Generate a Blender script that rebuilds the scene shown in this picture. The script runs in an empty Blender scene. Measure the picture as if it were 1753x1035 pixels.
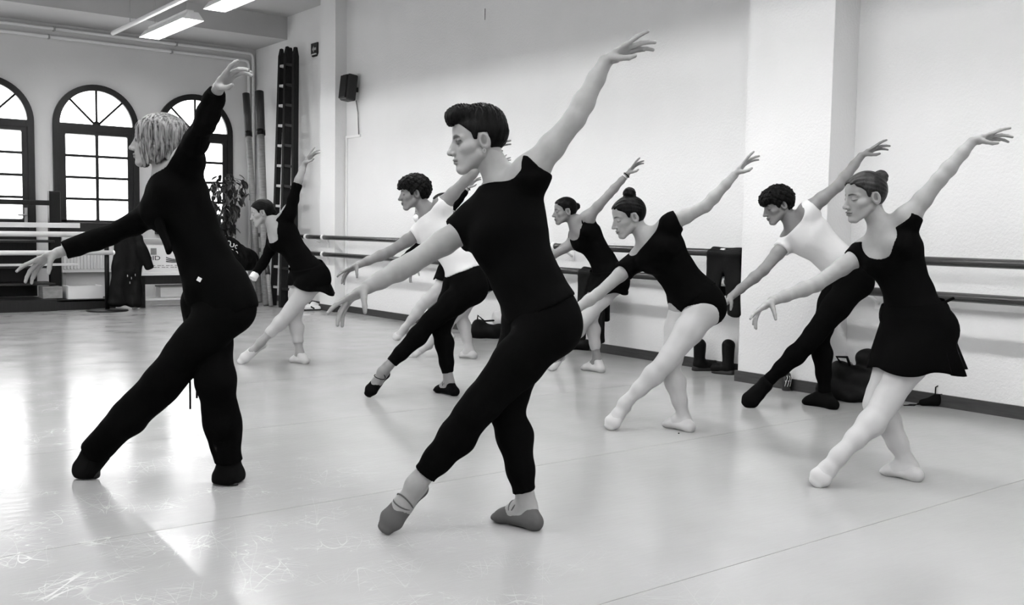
import bpy, bmesh, math, random
import numpy as np
from mathutils import Vector, Matrix
random.seed(7); rng = np.random.default_rng(7)
SC = bpy.context.scene
COL = SC.collection

# ------------------------------------------------------------------ camera
FPX, CX, CY, CAMH = 1711.0, 876.5, 517.5, 1.18
RW = np.array([[0.79135402, -0.03265071, 0.61048566],      # rows: room x, y, z in camera (right, down, forward)
               [-0.61113292, -0.06935256, 0.78848385],
               [0.01659419, -0.99705775, -0.07483635]])
u_, s_, v_ = np.linalg.svd(RW); RW = u_ @ v_
CAM = np.array([0, 0, CAMH])
cam = bpy.data.objects.new('camera', bpy.data.cameras.new('camera'))
COL.objects.link(cam)
cam.data.sensor_width = 36.0
cam.data.lens = 36.0 * FPX / 1753.0
cam.data.clip_start = 0.05
M = Matrix.Identity(4)
for i in range(3):
    M[i][0] = RW[i, 0]; M[i][1] = -RW[i, 1]; M[i][2] = -RW[i, 2]; M[i][3] = CAM[i]
cam.matrix_world = M
SC.camera = cam

# ------------------------------------------------------------------ world, exposure
wd = bpy.data.worlds.new('world'); SC.world = wd; wd.use_nodes = True
wd.node_tree.nodes['Background'].inputs[0].default_value = (0.9, 0.9, 0.9, 1)
wd.node_tree.nodes['Background'].inputs[1].default_value = 1.0
SC.view_settings.view_transform = 'Standard'
SC.view_settings.look = 'None'
SC.view_settings.exposure = 0.88
SC.view_settings.gamma = 1.0
SC.view_settings.use_curve_mapping = False
TUBE_POWER = 70.0
PANE_POWER = 2.8
SUNNY_POWER = 4.2


def ray(u, v): return RW @ np.array([(u - CX) / FPX, (v - CY) / FPX, 1.0])
def px(u, v, t): return CAM + ray(u, v) * t                       # pixel at a distance -> room point
def gnd(u, v, z=0.0):
    r = ray(u, v); t = (z - CAMH) / r[2]; return CAM + r * t, t
def onx(u, v, x0): r = ray(u, v); return CAM + r * (x0 / r[0])
def ony(u, v, y0): r = ray(u, v); return CAM + r * (y0 / r[1])

# ------------------------------------------------------------------ materials
MATS = {}
def mat(name, g, rough=0.6, spec=0.4, nodes=None, coat=0.0, sheen=0.0):
    if name in MATS: return MATS[name]
    m = bpy.data.materials.new(name); m.use_nodes = True
    nt = m.node_tree; b = nt.nodes['Principled BSDF']
    b.inputs['Base Color'].default_value = (g, g, g, 1)
    b.inputs['Roughness'].default_value = rough
    b.inputs['Specular IOR Level'].default_value = spec
    b.inputs['Coat Weight'].default_value = coat
    b.inputs['Sheen Weight'].default_value = sheen
    if nodes: nodes(nt, b)
    MATS[name] = m
    return m

def N(nt, typ, **kw):
    n = nt.nodes.new(typ)
    for k, v in kw.items():
        if k.startswith('i_'):
            key = k[2:]
            n.inputs[int(key) if key.isdigit() else key.replace('_', ' ')].default_value = v
        else: setattr(n, k, v)
    return n
def ramp(nt, fac, stops):
    r = nt.nodes.new('ShaderNodeValToRGB')
    while len(r.color_ramp.elements) < len(stops): r.color_ramp.elements.new(0.5)
    for e, (p, c) in zip(r.color_ramp.elements, stops):
        e.position = p; e.color = (c, c, c, 1)
    nt.links.new(fac, r.inputs[0]); return r
def bump(nt, b, height, strength, dist=0.01):
    n = N(nt, 'ShaderNodeBump', i_Strength=strength, i_Distance=dist)
    nt.links.new(height, n.inputs['Height']); nt.links.new(n.outputs[0], b.inputs['Normal'])
def coord(nt, sc=(1, 1, 1), rot=(0, 0, 0)):
    t = nt.nodes.new('ShaderNodeTexCoord'); m = nt.nodes.new('ShaderNodeMapping')
    m.inputs['Scale'].default_value = sc; m.inputs['Rotation'].default_value = rot
    nt.links.new(t.outputs['Object'], m.inputs[0]); return m.outputs[0]
def noise(nt, vec, scale, detail=3, rough=0.5, dist=0.0):
    n = N(nt, 'ShaderNodeTexNoise', i_Scale=scale, i_Detail=detail, i_Roughness=rough, i_Distortion=dist)
    nt.links.new(vec, n.inputs['Vector']); return n.outputs['Fac']
def mth(nt, op, a, b=None, c=None):
    n = N(nt, 'ShaderNodeMath', operation=op)
    for i, v in enumerate((a, b, c)):
        if v is None: continue
        if isinstance(v, (int, float)): n.inputs[i].default_value = v
        else: nt.links.new(v, n.inputs[i])
    return n.outputs[0]

def plaster(g, sc=55, st=0.35):
    def f(nt, b):
        v = coord(nt)
        a = noise(nt, v, sc, 3, 0.55); c = noise(nt, v, 1.3, 3)
        r = ramp(nt, c, [(0.3, g * 0.95), (0.7, g)])
        nt.links.new(r.outputs[0], b.inputs['Base Color'])
        bump(nt, b, a, st, 0.012)
    return f
def floor_nodes(nt, b):
    v = coord(nt)
    big = noise(nt, v, 0.7, 4, 0.6)
    base = ramp(nt, big, [(0.3, 0.36), (0.7, 0.42)])
    # scuffs and scratches: thin curved lines of pale scraped vinyl, thickest in the far-left corner of the studio
    def lines(ang, sc, width, off):
        m0 = N(nt, 'ShaderNodeMapping'); m0.inputs['Rotation'].default_value = (0, 0, ang); nt.links.new(v, m0.inputs[0])
        mp = N(nt, 'ShaderNodeMapping')
        mp.inputs['Scale'].default_value = (0.5 * sc, 3.4 * sc, 1); mp.inputs['Location'].default_value = (off, off * 1.7, 0)
        nt.links.new(m0.outputs[0], mp.inputs[0])
        n = noise(nt, mp.outputs[0], 1.0, 0.0, 0.4, 0.25)
        d = mth(nt, 'ABSOLUTE', mth(nt, 'SUBTRACT', n, 0.5))
        return mth(nt, 'LESS_THAN', d, width * 0.5)
    ls = None
    for i, (ang, sc, w) in enumerate(((0.3, 1.6, .0035), (1.2, 2.1, .004), (2.2, 1.3, .003), (-0.5, 2.6, .005), (0.8, 3.3, .006), (2.7, 1.9, .004), (1.7, 2.8, .005), (0.1, 4.2, .007), (1.0, 4.6, .007), (2.0, 3.9, .006), (2.9, 4.4, .007))):
        l = lines(ang, sc, w, 3.1 + 7.7 * i); ls = l if ls is None else mth(nt, 'MAXIMUM', ls, l)
    brk = noise(nt, v, 3.0, 2)
    sep = N(nt, 'ShaderNodeSeparateXYZ'); nt.links.new(v, sep.inputs[0])
    # wear follows where people dance: fades towards the barre wall
    wear = N(nt, 'ShaderNodeMapRange', i_1=0.9, i_2=2.6, i_3=1.0, i_4=0.0); nt.links.new(sep.outputs[0], wear.inputs[0])
    brkm = N(nt, 'ShaderNodeMapRange', i_1=0.47, i_2=0.60); nt.links.new(brk, brkm.inputs[0])
    mask = mth(nt, 'MULTIPLY', mth(nt, 'MULTIPLY', ls, brkm.outputs[0]), wear.outputs[0])
    mx = N(nt, 'ShaderNodeMix', data_type='RGBA'); mx.inputs[7].default_value = (0.85, 0.85, 0.85, 1)
    nt.links.new(mth(nt, 'MULTIPLY', mask, 0.5), mx.inputs[0]); nt.links.new(base.outputs[0], mx.inputs[6])
    nt.links.new(mx.outputs[2], b.inputs['Base Color'])
    fine = noise(nt, v, 3.0, 2, 0.5)
    nt.links.new(mth(nt, 'ADD', mth(nt, 'MULTIPLY', fine, 0.22), 0.07), b.inputs['Roughness'])
    st = noise(nt, coord(nt, (2.0, 7.0, 1), (0, 0, 0.5)), 4.0, 3, 0.6, 0.3)
    h = mth(nt, 'ADD', mth(nt, 'MULTIPLY', st, 0.35), mth(nt, 'MULTIPLY', mth(nt, 'SUBTRACT', 1.0, ls), mth(nt, 'MULTIPLY', wear.outputs[0], 0.12)))
    bump(nt, b, h, 0.14, 0.02)

def wood(g, sc=(2, 30, 30), var=0.35):
    def f(nt, b):
        n = noise(nt, coord(nt, sc), 3.0, 4, 0.6)
        r = ramp(nt, n, [(0.25, g * (1 - var)), (0.75, g * (1 + var))])
        nt.links.new(r.outputs[0], b.inputs['Base Color'])
    return f
def toned(nt, b):
    g = b.inputs['Base Color'].default_value[0]
    a = N(nt, 'ShaderNodeAttribute', attribute_name='tone')
    v = noise(nt, coord(nt), 22, 3)
    r = ramp(nt, v, [(0.3, g * 0.93), (0.7, g * 1.04)])
    mx = N(nt, 'ShaderNodeMix', data_type='RGBA', blend_type='MULTIPLY'); mx.inputs[0].default_value = 1.0
    nt.links.new(r.outputs[0], mx.inputs[6]); nt.links.new(a.outputs['Color'], mx.inputs[7])
    nt.links.new(mx.outputs[2], b.inputs['Base Color'])
    b.inputs['Subsurface Weight'].default_value = 0.0
def strand(g0, g1, sc=(1, 1, 1), scale=60):
    def f(nt, b):
        n = noise(nt, coord(nt, sc), scale, 3, 0.6)
        r = ramp(nt, n, [(0.36, g0), (0.64, g1)])
        nt.links.new(r.outputs[0], b.inputs['Base Color'])
        bump(nt, b, n, 0.6, 0.004)
    return f
def cloth(nt, b):
    n = noise(nt, coord(nt), 9, 3); bump(nt, b, n, 0.25, 0.02)

m_wall = mat('wall_plaster', 0.74, 0.85, 0.15, plaster(0.74))
m_wallw = mat('window_wall_paint', 0.70, 0.85, 0.15, plaster(0.70, 25, 0.12))
m_wallo = mat('far_wall_paint', 0.35, 0.85, 0.15, plaster(0.35, 25, 0.12))
m_ceil = mat('ceiling_paint', 0.48, 0.9, 0.1, plaster(0.48, 12, 0.1))
m_floor = mat('vinyl_floor', 0.5, 0.2, 0.42, floor_nodes)
m_base = mat('baseboard_wood', 0.035, 0.45, 0.3, wood(0.035, (20, 2, 20)))
m_dkwood = mat('dark_wood', 0.010, 0.45, 0.25, wood(0.010, (25, 25, 2)))
m_black = mat('black_metal', 0.003, 0.4, 0.2)
m_bpaint = mat('black_plastic', 0.010, 0.45, 0.4)
m_white = mat('white_enamel', 0.78, 0.35, 0.5)
m_metal = mat('grey_metal', 0.35, 0.35, 0.5)
m_barre = mat('barre_varnish', 0.030, 0.22, 0.5, wood(0.03, (30, 2, 30), 0.25))
m_pale = mat('pale_wood', 0.60, 0.35, 0.4, wood(0.60, (2, 30, 30), 0.08))
m_card = mat('white_cardboard', 0.72, 0.8, 0.2)
m_ink = mat('black_ink', 0.02, 0.6, 0.2)
m_grey = mat('grey_board', 0.22, 0.6, 0.3, wood(0.22, (3, 3, 20), 0.3))
m_skin = mat('skin', 0.26, 0.5, 0.3, toned)
m_skind = mat('skin_deep', 0.165, 0.55, 0.35, toned)
m_blk = mat('black_jersey', 0.0016, 0.9, 0.03, cloth)
m_wht = mat('white_cotton', 0.66, 0.9, 0.1, cloth)
m_tight = mat('pale_tights', 0.40, 0.75, 0.2)
m_tightw = mat('white_tights', 0.44, 0.75, 0.2)
m_slipg = mat('grey_canvas', 0.075, 0.8, 0.15, cloth)
m_slipb = mat('black_canvas', 0.002, 0.8, 0.05)
m_slipp = mat('pale_canvas', 0.47, 0.8, 0.15)
m_sole = mat('shoe_sole', 0.02, 0.7, 0.2)
m_hair = mat('dark_hair', 0.003, 0.5, 0.05, strand(0.001, 0.005, (1, 1, 0.2), 70))
m_hairb = mat('brown_hair', 0.01, 0.45, 0.15, strand(0.003, 0.018, (1, 1, 0.3), 60))
m_blond = mat('blonde_hair', 0.2, 0.45, 0.25, strand(0.006, 0.27, (1, 1, 0.05), 95))
m_eye = mat('eye_white', 0.7, 0.2, 0.5)
m_leaf = mat('leaf', 0.022, 0.32, 0.45, strand(0.012, 0.045, (1, 1, 1), 14))
m_bag = mat('black_nylon', 0.0025, 0.6, 0.10, cloth)

def emis(name, s, nodes=None):
    m = bpy.data.materials.new(name); m.use_nodes = True; nt = m.node_tree
    b = nt.nodes['Principled BSDF']
    b.inputs['Base Color'].default_value = (0.8, 0.8, 0.8, 1)
    b.inputs['Emission Color'].default_value = (1, 1, 1, 1)
    b.inputs['Emission Strength'].default_value = s
    if nodes: nodes(nt, b)
    MATS[name] = m; return m
m_tube = emis('fluorescent_tube', TUBE_POWER)
def pane_nodes(nt, b):                      # ribbed cathedral glass with daylight behind it
    v = coord(nt)
    w1 = N(nt, 'ShaderNodeTexWave', i_Scale=16.0); w1.bands_direction = 'X'
    w2 = N(nt, 'ShaderNodeTexWave', i_Scale=16.0); w2.bands_direction = 'Z'
    nt.links.new(v, w1.inputs[0]); nt.links.new(v, w2.inputs[0])
    m = mth(nt, 'MULTIPLY', w1.outputs[1], w2.outputs[1])
    s = mth(nt, 'MULTIPLY', mth(nt, 'ADD', mth(nt, 'MULTIPLY', m, 0.5), 0.75), PANE_POWER)
    nt.links.new(s, b.inputs['Emission Strength'])
    b.inputs['Roughness'].default_value = 0.15
    bump(nt, b, m, 0.4, 0.01)
m_pane = emis('daylit_ribbed_glass', PANE_POWER, pane_nodes)
def pane2_nodes(nt, b): pane_nodes(nt, b); [setattr(n.inputs[1], 'default_value', SUNNY_POWER) for n in nt.nodes if n.type == 'MATH' and abs(n.inputs[1].default_value - PANE_POWER) < 1e-6]
m_pane2 = emis('sunny_side_glass', 1.0, pane2_nodes)
m_lit = emis('sign_face', 0.0)

# ------------------------------------------------------------------ object helpers
def setp(o, label=None, cat=None, group=None, kind=None):
    if label: o['label'] = label
    if cat: o['category'] = cat
    if group: o['group'] = group
    if kind: o['kind'] = kind
    return o
def link(name, me, m=None, parent=None):
    o = bpy.data.objects.new(name, me); COL.objects.link(o)
    if m is not None and me is not None: me.materials.append(m)
    if parent is not None: o.parent = parent
    return o
def empty(name, loc=(0, 0, 0), rz=0.0):
    o = bpy.data.objects.new(name, None); COL.objects.link(o)
    o.location = loc; o.rotation_euler = (0, 0, rz); o.empty_display_size = 0.2
    return o
def mesh_from(bm, name, smooth=False, bevel=0):
    me = bpy.data.meshes.new(name)
    if bevel:
        bmesh.ops.bevel(bm, geom=bm.edges[:], offset=bevel, segments=2, affect='EDGES', profile=0.5)
    bmesh.ops.recalc_face_normals(bm, faces=bm.faces[:])
    bm.to_mesh(me); bm.free()
    if smooth: me.shade_smooth()
    return me
def bbox_(bm, lo, hi, mtx=None):
    vs = [bm.verts.new((x, y, z)) for x in (lo[0], hi[0]) for y in (lo[1], hi[1]) for z in (lo[2], hi[2])]
    if mtx is not None:
        for v in vs: v.co = mtx @ v.co
    for q in ((0, 1, 3, 2), (4, 6, 7, 5), (0, 4, 5, 1), (2, 3, 7, 6), (0, 2, 6, 4), (1, 5, 7, 3)):
        bm.faces.new([vs[i] for i in q])
def box(name, lo, hi, m, parent=None, bevel=0.0):
    bm = bmesh.new(); bbox_(bm, lo, hi)
    return link(name, mesh_from(bm, name, False, bevel), m, parent)
def frame_z(d):
    d = Vector(d).normalized(); a = Vector((0, 0, 1)) if abs(d.z) < 0.95 else Vector((1, 0, 0))
    x = a.cross(d).normalized(); y = d.cross(x); return x, y, d
def tube_bm(bm, pts, r, n=10, cap=True):
    pts = [Vector(p) for p in pts]
    rs = r if isinstance(r, (list, tuple)) else [r] * len(pts)
    rings = []; x = None
    for i, p in enumerate(pts):
        d = (pts[min(i + 1, len(pts) - 1)] - pts[max(i - 1, 0)]).normalized()
        if x is None: x, y, _ = frame_z(d)
        else:
            x = (x - d * x.dot(d)).normalized(); y = d.cross(x)
        rings.append([bm.verts.new(p + (x * math.cos(k * 2 * math.pi / n) + y * math.sin(k * 2 * math.pi / n)) * rs[i]) for k in range(n)])
    for a, b in zip(rings, rings[1:]):
        for k in range(n): bm.faces.new((a[k], a[(k + 1) % n], b[(k + 1) % n], b[k]))
    if cap:
        bm.faces.new(rings[0][::-1]); bm.faces.new(rings[-1])
def tube(name, pts, r, m, parent=None, n=10):
    bm = bmesh.new(); tube_bm(bm, pts, r, n)
    return link(name, mesh_from(bm, name, True), m, parent)
def lathe(name, prof, m, parent=None, n=24, loc=(0, 0, 0)):
    bm = bmesh.new(); rings = []
    for (r, z) in prof:
        rings.append([bm.verts.new((loc[0] + r * math.cos(2 * math.pi * k / n), loc[1] + r * math.sin(2 * math.pi * k / n), loc[2] + z)) for k in range(n)])
    for a, b in zip(rings, rings[1:]):
        for k in range(n): bm.faces.new((a[k], a[(k + 1) % n], b[(k + 1) % n], b[k]))
    bm.faces.new(rings[0][::-1]); bm.faces.new(rings[-1])
    return link(name, mesh_from(bm, name, True), m, parent)
def copy_tree(o, parent=None):
    c = o.copy(); COL.objects.link(c); c.parent = parent
    for ch in list(o.children): copy_tree(ch, c)
    return c
def prism(name, poly, axis, lo, hi, m, parent=None):
    """polygon in the plane across `axis`, extruded from lo to hi along it"""
    bm = bmesh.new()
    def P(a, b, w): return {'y': (a, w, b), 'x': (w, a, b), 'z': (a, b, w)}[axis]
    A = [bm.verts.new(P(a, b, lo)) for a, b in poly]; B = [bm.verts.new(P(a, b, hi)) for a, b in poly]
    bm.faces.new(A[::-1]); bm.faces.new(B)
    for i in range(len(A)): bm.faces.new((A[i], A[(i + 1) % len(A)], B[(i + 1) % len(A)], B[i]))
    return link(name, mesh_from(bm, name), m, parent)
def text(name, s, size, loc, rot, m, parent=None, depth=0.001, sx=1.0):
    cu = bpy.data.curves.new(name, 'FONT'); cu.body = s; cu.size = size; cu.extrude = depth
    t = bpy.data.objects.new(name, cu); COL.objects.link(t)
    me = bpy.data.meshes.new_from_object(t.evaluated_get(bpy.context.evaluated_depsgraph_get()))
    bpy.data.objects.remove(t)
    me.materials.clear()
    o = link(name, me, m, parent); o.location = loc; o.rotation_euler = rot; o.scale = (sx, 1, 1)
    return o

# ------------------------------------------------------------------ soft solids: distance fields -> meshes
class Seg:
    def __init__(s, c0, c1, a0, a1, b0=None, b1=None, l0=None, l1=None):
        s.c0 = np.array(c0, float); s.c1 = np.array(c1, float)
        s.a0, s.a1 = a0, a1; s.b0 = a0 if b0 is None else b0; s.b1 = a1 if b1 is None else b1
        s.l0 = None if l0 is None else np.array(l0, float)
        s.l1 = s.l0 if l1 is None else np.array(l1, float)
    def grow(s, g, g1=None):
        g1 = g if g1 is None else g1
        return Seg(s.c0, s.c1, s.a0 + g, s.a1 + g1, s.b0 + g, s.b1 + g1, s.l0, s.l1)
    def box(s):
        r0 = max(s.a0, s.b0); r1 = max(s.a1, s.b1)
        return np.minimum(s.c0 - r0, s.c1 - r1), np.maximum(s.c0 + r0, s.c1 + r1)
    def dist(s, X, Y, Z):
        d = s.c1 - s.c0; L2 = max(float(d @ d), 1e-9)
        qx, qy, qz = X - s.c0[0], Y - s.c0[1], Z - s.c0[2]
        t = np.clip((qx * d[0] + qy * d[1] + qz * d[2]) / L2, 0, 1)
        qx = qx - t * d[0]; qy = qy - t * d[1]; qz = qz - t * d[2]
        q2 = qx * qx + qy * qy + qz * qz
        a = s.a0 + t * (s.a1 - s.a0)
        if s.l0 is None: return np.sqrt(q2) - a
        b = s.b0 + t * (s.b1 - s.b0)
        l = s.l1 - s.l0
        x = qx * (s.l0[0] + t * l[0]) + qy * (s.l0[1] + t * l[1]) + qz * (s.l0[2] + t * l[2])
        x2 = np.minimum(x * x, q2)
        k0 = np.sqrt(x2 / (a * a) + (q2 - x2) / (b * b)) + 1e-6
        k1 = np.sqrt(x2 / a ** 4 + (q2 - x2) / b ** 4) + 1e-6
        return k0 * (k0 - 1) / k1
class Ell:
    def __init__(s, c, r, ax=None):
        s.c = np.array(c, float); s.r = np.array(r, float); s.ax = np.eye(3) if ax is None else np.array(ax, float)
    def grow(s, g, g1=None): return Ell(s.c, s.r + g, s.ax)
    def box(s): m = s.r.max(); return s.c - m, s.c + m
    def dist(s, X, Y, Z):
        q = (X - s.c[0], Y - s.c[1], Z - s.c[2]); k0 = 0; k1 = 0
        for i in range(3):
            w = q[0] * s.ax[i][0] + q[1] * s.ax[i][1] + q[2] * s.ax[i][2]
            k0 = k0 + (w / s.r[i]) ** 2; k1 = k1 + (w / s.r[i] ** 2) ** 2
        k0 = np.sqrt(k0) + 1e-6; return k0 * (k0 - 1) / (np.sqrt(k1) + 1e-6)
def smin(a, b, k):
    h = np.maximum(k - np.abs(a - b), 0) / k
    return np.minimum(a, b) - h * h * k * 0.25
def smax(a, b, k): return -smin(-a, -b, k)
CORN = np.array([(i, j, k) for i in (0, 1) for j in (0, 1) for k in (0, 1)])
EDG = [(a, b) for a in range(8) for b in range(a + 1, 8) if np.abs(CORN[a] - CORN[b]).sum() == 1]
def surfnet(f, lo, h):
    s = f < 0
    c = np.zeros(tuple(np.array(f.shape) - 1), np.uint8)
    for (i, j, k) in CORN:
        c += s[i:f.shape[0] - 1 + i, j:f.shape[1] - 1 + j, k:f.shape[2] - 1 + k]
    act = (c > 0) & (c < 8)
    idx = np.argwhere(act)
    if not len(idx): return np.zeros((0, 3)), np.zeros((0, 4), int)
    vals = np.stack([f[tuple((idx + o).T)] for o in CORN], 1)
    acc = np.zeros((len(idx), 3)); cnt = np.zeros(len(idx))
    for a, b in EDG:
        m = (vals[:, a] < 0) != (vals[:, b] < 0)
        t = vals[m, a] / (vals[m, a] - vals[m, b])
        acc[m] += CORN[a] + t[:, None] * (CORN[b] - CORN[a]); cnt[m] += 1
    V = np.array(lo) + (idx + acc / cnt[:, None]) * h
    vid = np.full(act.shape, -1, np.int32); vid[act] = np.arange(len(idx))
    F = []
    for ax in range(3):
        o1, o2 = [(1, 2), (2, 0), (0, 1)][ax]
        sl0 = [slice(None)] * 3; sl1 = [slice(None)] * 3
        sl0[ax] = slice(0, -1); sl1[ax] = slice(1, None)
        ch = s[tuple(sl0)] != s[tuple(sl1)]
        e = np.argwhere(ch)
        ok = (e[:, o1] > 0) & (e[:, o2] > 0) & (e[:, o1] < act.shape[o1]) & (e[:, o2] < act.shape[o2])
        e = e[ok]
        if not len(e): continue
        d1 = np.zeros(3, int); d1[o1] = 1; d2 = np.zeros(3, int); d2[o2] = 1
        q = np.stack([vid[tuple((e - d1 - d2).T)], vid[tuple((e - d2).T)], vid[tuple(e.T)], vid[tuple((e - d1).T)]], 1)
        inside = s[tuple(e.T)]
        q[~inside] = q[~inside][:, ::-1]
        F.append(q)
    return V, np.concatenate(F)
def to_mesh(name, parts, tone=None):
    nv = 0; Vs = []; Fs = []
    for V, F in parts:
        Vs.append(V); Fs.append(F + nv); nv += len(V)
    V = np.concatenate(Vs).astype(np.float32); F = np.concatenate(Fs).astype(np.int32)
    me = bpy.data.meshes.new(name)
    me.vertices.add(len(V)); me.vertices.foreach_set('co', V.ravel())
    me.loops.add(F.size); me.loops.foreach_set('vertex_index', F.ravel())
    me.polygons.add(len(F)); me.polygons.foreach_set('loop_start', np.arange(0, F.size, 4, dtype=np.int32))
    me.polygons.foreach_set('use_smooth', np.ones(len(F), bool))
    me.update(calc_edges=True)
    if tone is not None:
        a = me.color_attributes.new('tone', 'FLOAT_COLOR', 'POINT')
        t = np.ones((len(V), 4), np.float32); t[:, :3] = tone[:, None]; a.data.foreach_set('color', t.ravel())
    return me
class Vol:
    def __init__(s, lo, hi, h):
        s.h = h; s.lo = np.array(lo, float) - 3 * h
        s.n = np.ceil((np.array(hi, float) + 3 * h - s.lo) / h).astype(int) + 1
        s.ax = [(s.lo[i] + h * np.arange(s.n[i])).astype(np.float32) for i in range(3)]
        s.f = np.full(tuple(s.n), 1.0, np.float32)
    def sl(s, lo, hi):
        a = np.clip(np.floor((lo - s.lo) / s.h).astype(int), 0, s.n); b = np.clip(np.ceil((hi - s.lo) / s.h).astype(int) + 1, 0, s.n)
        return tuple(slice(int(x), int(y)) for x, y in zip(a, b))
    def grid(s, sl): return (s.ax[0][sl[0]][:, None, None], s.ax[1][sl[1]][None, :, None], s.ax[2][sl[2]][None, None, :])
    def group(s, prims, k, cuts=(), subs=()):
        bl = np.min([p.box()[0] for p in prims], 0) - k - 3 * s.h; bh = np.max([p.box()[1] for p in prims], 0) + k + 3 * s.h
        S = s.sl(bl, bh); f = np.full(tuple(x.stop - x.start for x in S), 1.0, np.float32)
        for p in prims:
            lo, hi = p.box(); T = s.sl(lo - k - 3 * s.h, hi + k + 3 * s.h)
            R = tuple(slice(max(t.start, x.start) - x.start, max(min(t.stop, x.stop) - x.start, 0)) for t, x in zip(T, S))
            if any(r.stop <= r.start for r in R): continue
            G = s.grid(tuple(slice(r.start + x.start, r.stop + x.start) for r, x in zip(R, S)))
            f[R] = smin(f[R], p.dist(*G).astype(np.float32), k)
        G = s.grid(S)
        for pt, nn in cuts:
            f = np.maximum(f, (G[0] - pt[0]) * nn[0] + (G[1] - pt[1]) * nn[1] + (G[2] - pt[2]) * nn[2])
        for p in subs: f = smax(f, -p.dist(*G), 0.006)
        return S, f
    def add(s, g, k=None, base=None):
        S, f = g
        if base is not None: f = smin(base[S], f, k)
        s.f[S] = np.minimum(s.f[S], f)
    def wrinkle(s, amp, freq=40.0, seed=0):
        G = s.grid(tuple(slice(0, n) for n in s.n)); r = np.random.default_rng(seed)
        w = 0
        for i in range(4):
            d = r.normal(size=3); d /= np.linalg.norm(d); e = r.normal(size=3); e /= np.linalg.norm(e)
            a = (G[0] * d[0] + G[1] * d[1] + G[2] * d[2]) * freq * (0.6 + 0.5 * i)
            b = (G[0] * e[0] + G[1] * e[1] + G[2] * e[2]) * freq * 0.45
            w = w + np.sin(a + 1.6 * np.sin(b + i)) / (1 + 0.6 * i)
        s.f += (amp * w).astype(np.float32)
    def mesh(s): return surfnet(s.f, s.lo, s.h)
def blob(name, prims, m, parent=None, h=0.008, k=0.02, wr=0.0, cuts=(), subs=(), seed=1, freq=40.0, floor=None):
    lo = np.min([p.box()[0] for p in prims], 0) - 0.01; hi = np.max([p.box()[1] for p in prims], 0) + 0.01
    v = Vol(lo, hi, h); v.add(v.group(prims, k, cuts, subs))
    if wr: v.wrinkle(wr, freq, seed)
    if floor is not None:
        v.f = np.maximum(v.f, (floor - v.ax[2])[None, None, :])
    return link(name, to_mesh(name, [v.mesh()]), m, parent)

# ================================================================== THE ROOM
XW, YW, ZC = 6.52, 15.1, 4.22            # barre wall, window wall, ceiling
XL, YB = -4.0, -4.5                       # wall opposite the barre, wall behind
def struct(o): o['kind'] = 'structure'; return o

# floor: vinyl sheets laid along x, butted with thin welded seams
flo = struct(box('floor', (XL, YB, -0.06), (XW, YW, -0.006), mat('floor_joint', 0.08, 0.7)))
SEAMS = [YB, -2.95, -1.3, 0.63, 2.25, 3.79, 5.4, 7.0, 8.6, 10.2, 11.8, 13.4, YW]
for a, b in zip(SEAMS, SEAMS[1:]):
    box('vinyl_sheet', (XL, a + 0.0018, -0.006), (XW, b - 0.0018, 0.0), m_floor, flo)
struct(box('ceiling', (XL, YB, ZC), (XW, YW, ZC + 0.12), m_ceil))
struct(box('trim_1', (XL, 13.95, 3.89), (XW, YW, ZC), m_ceil))                      # downstand beam by the window wall
wr_ = struct(box('wall_right', (XW, YB, 0), (XW + 0.2, YW + 0.2, ZC), m_wall))
struct(box('wall_left', (XL - 0.2, YB, 0), (XL, YW + 0.2, ZC), m_wallo))
struct(box('wall_back', (XL, YW, 0), (XW, YW + 0.2, ZC), m_wallw))
struct(box('wall_front', (XL, YB - 0.2, 0), (XW, YB, ZC), m_wallo))
struct(box('trim_2', (6.35, 12.12, 0), (XW, 12.55, ZC), m_wall))                     # slim pilaster
struct(box('trim_3', (6.215, 4.335, 0), (XW, 5.10, ZC), m_wall, None, 0.004))         # wide pilaster
bb = [((XW - 0.018, 5.10), (XW, 12.12)), ((6.332, 12.10), (6.35, 12.55)), ((6.332, 12.102), (XW, 12.12)), ((XW - 0.018, 12.55), (XW, YW)),
      ((6.197, 4.317), (6.215, 5.118)), ((6.215, 4.317), (XW, 4.335)), ((XW - 0.018, YB), (XW, 4.317))]
bbr = struct(empty('baseboard_right'))
for (a, b) in bb:
    box('board', (a[0], a[1], 0.0), (b[0], b[1], 0.085), m_base, bbr)

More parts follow.
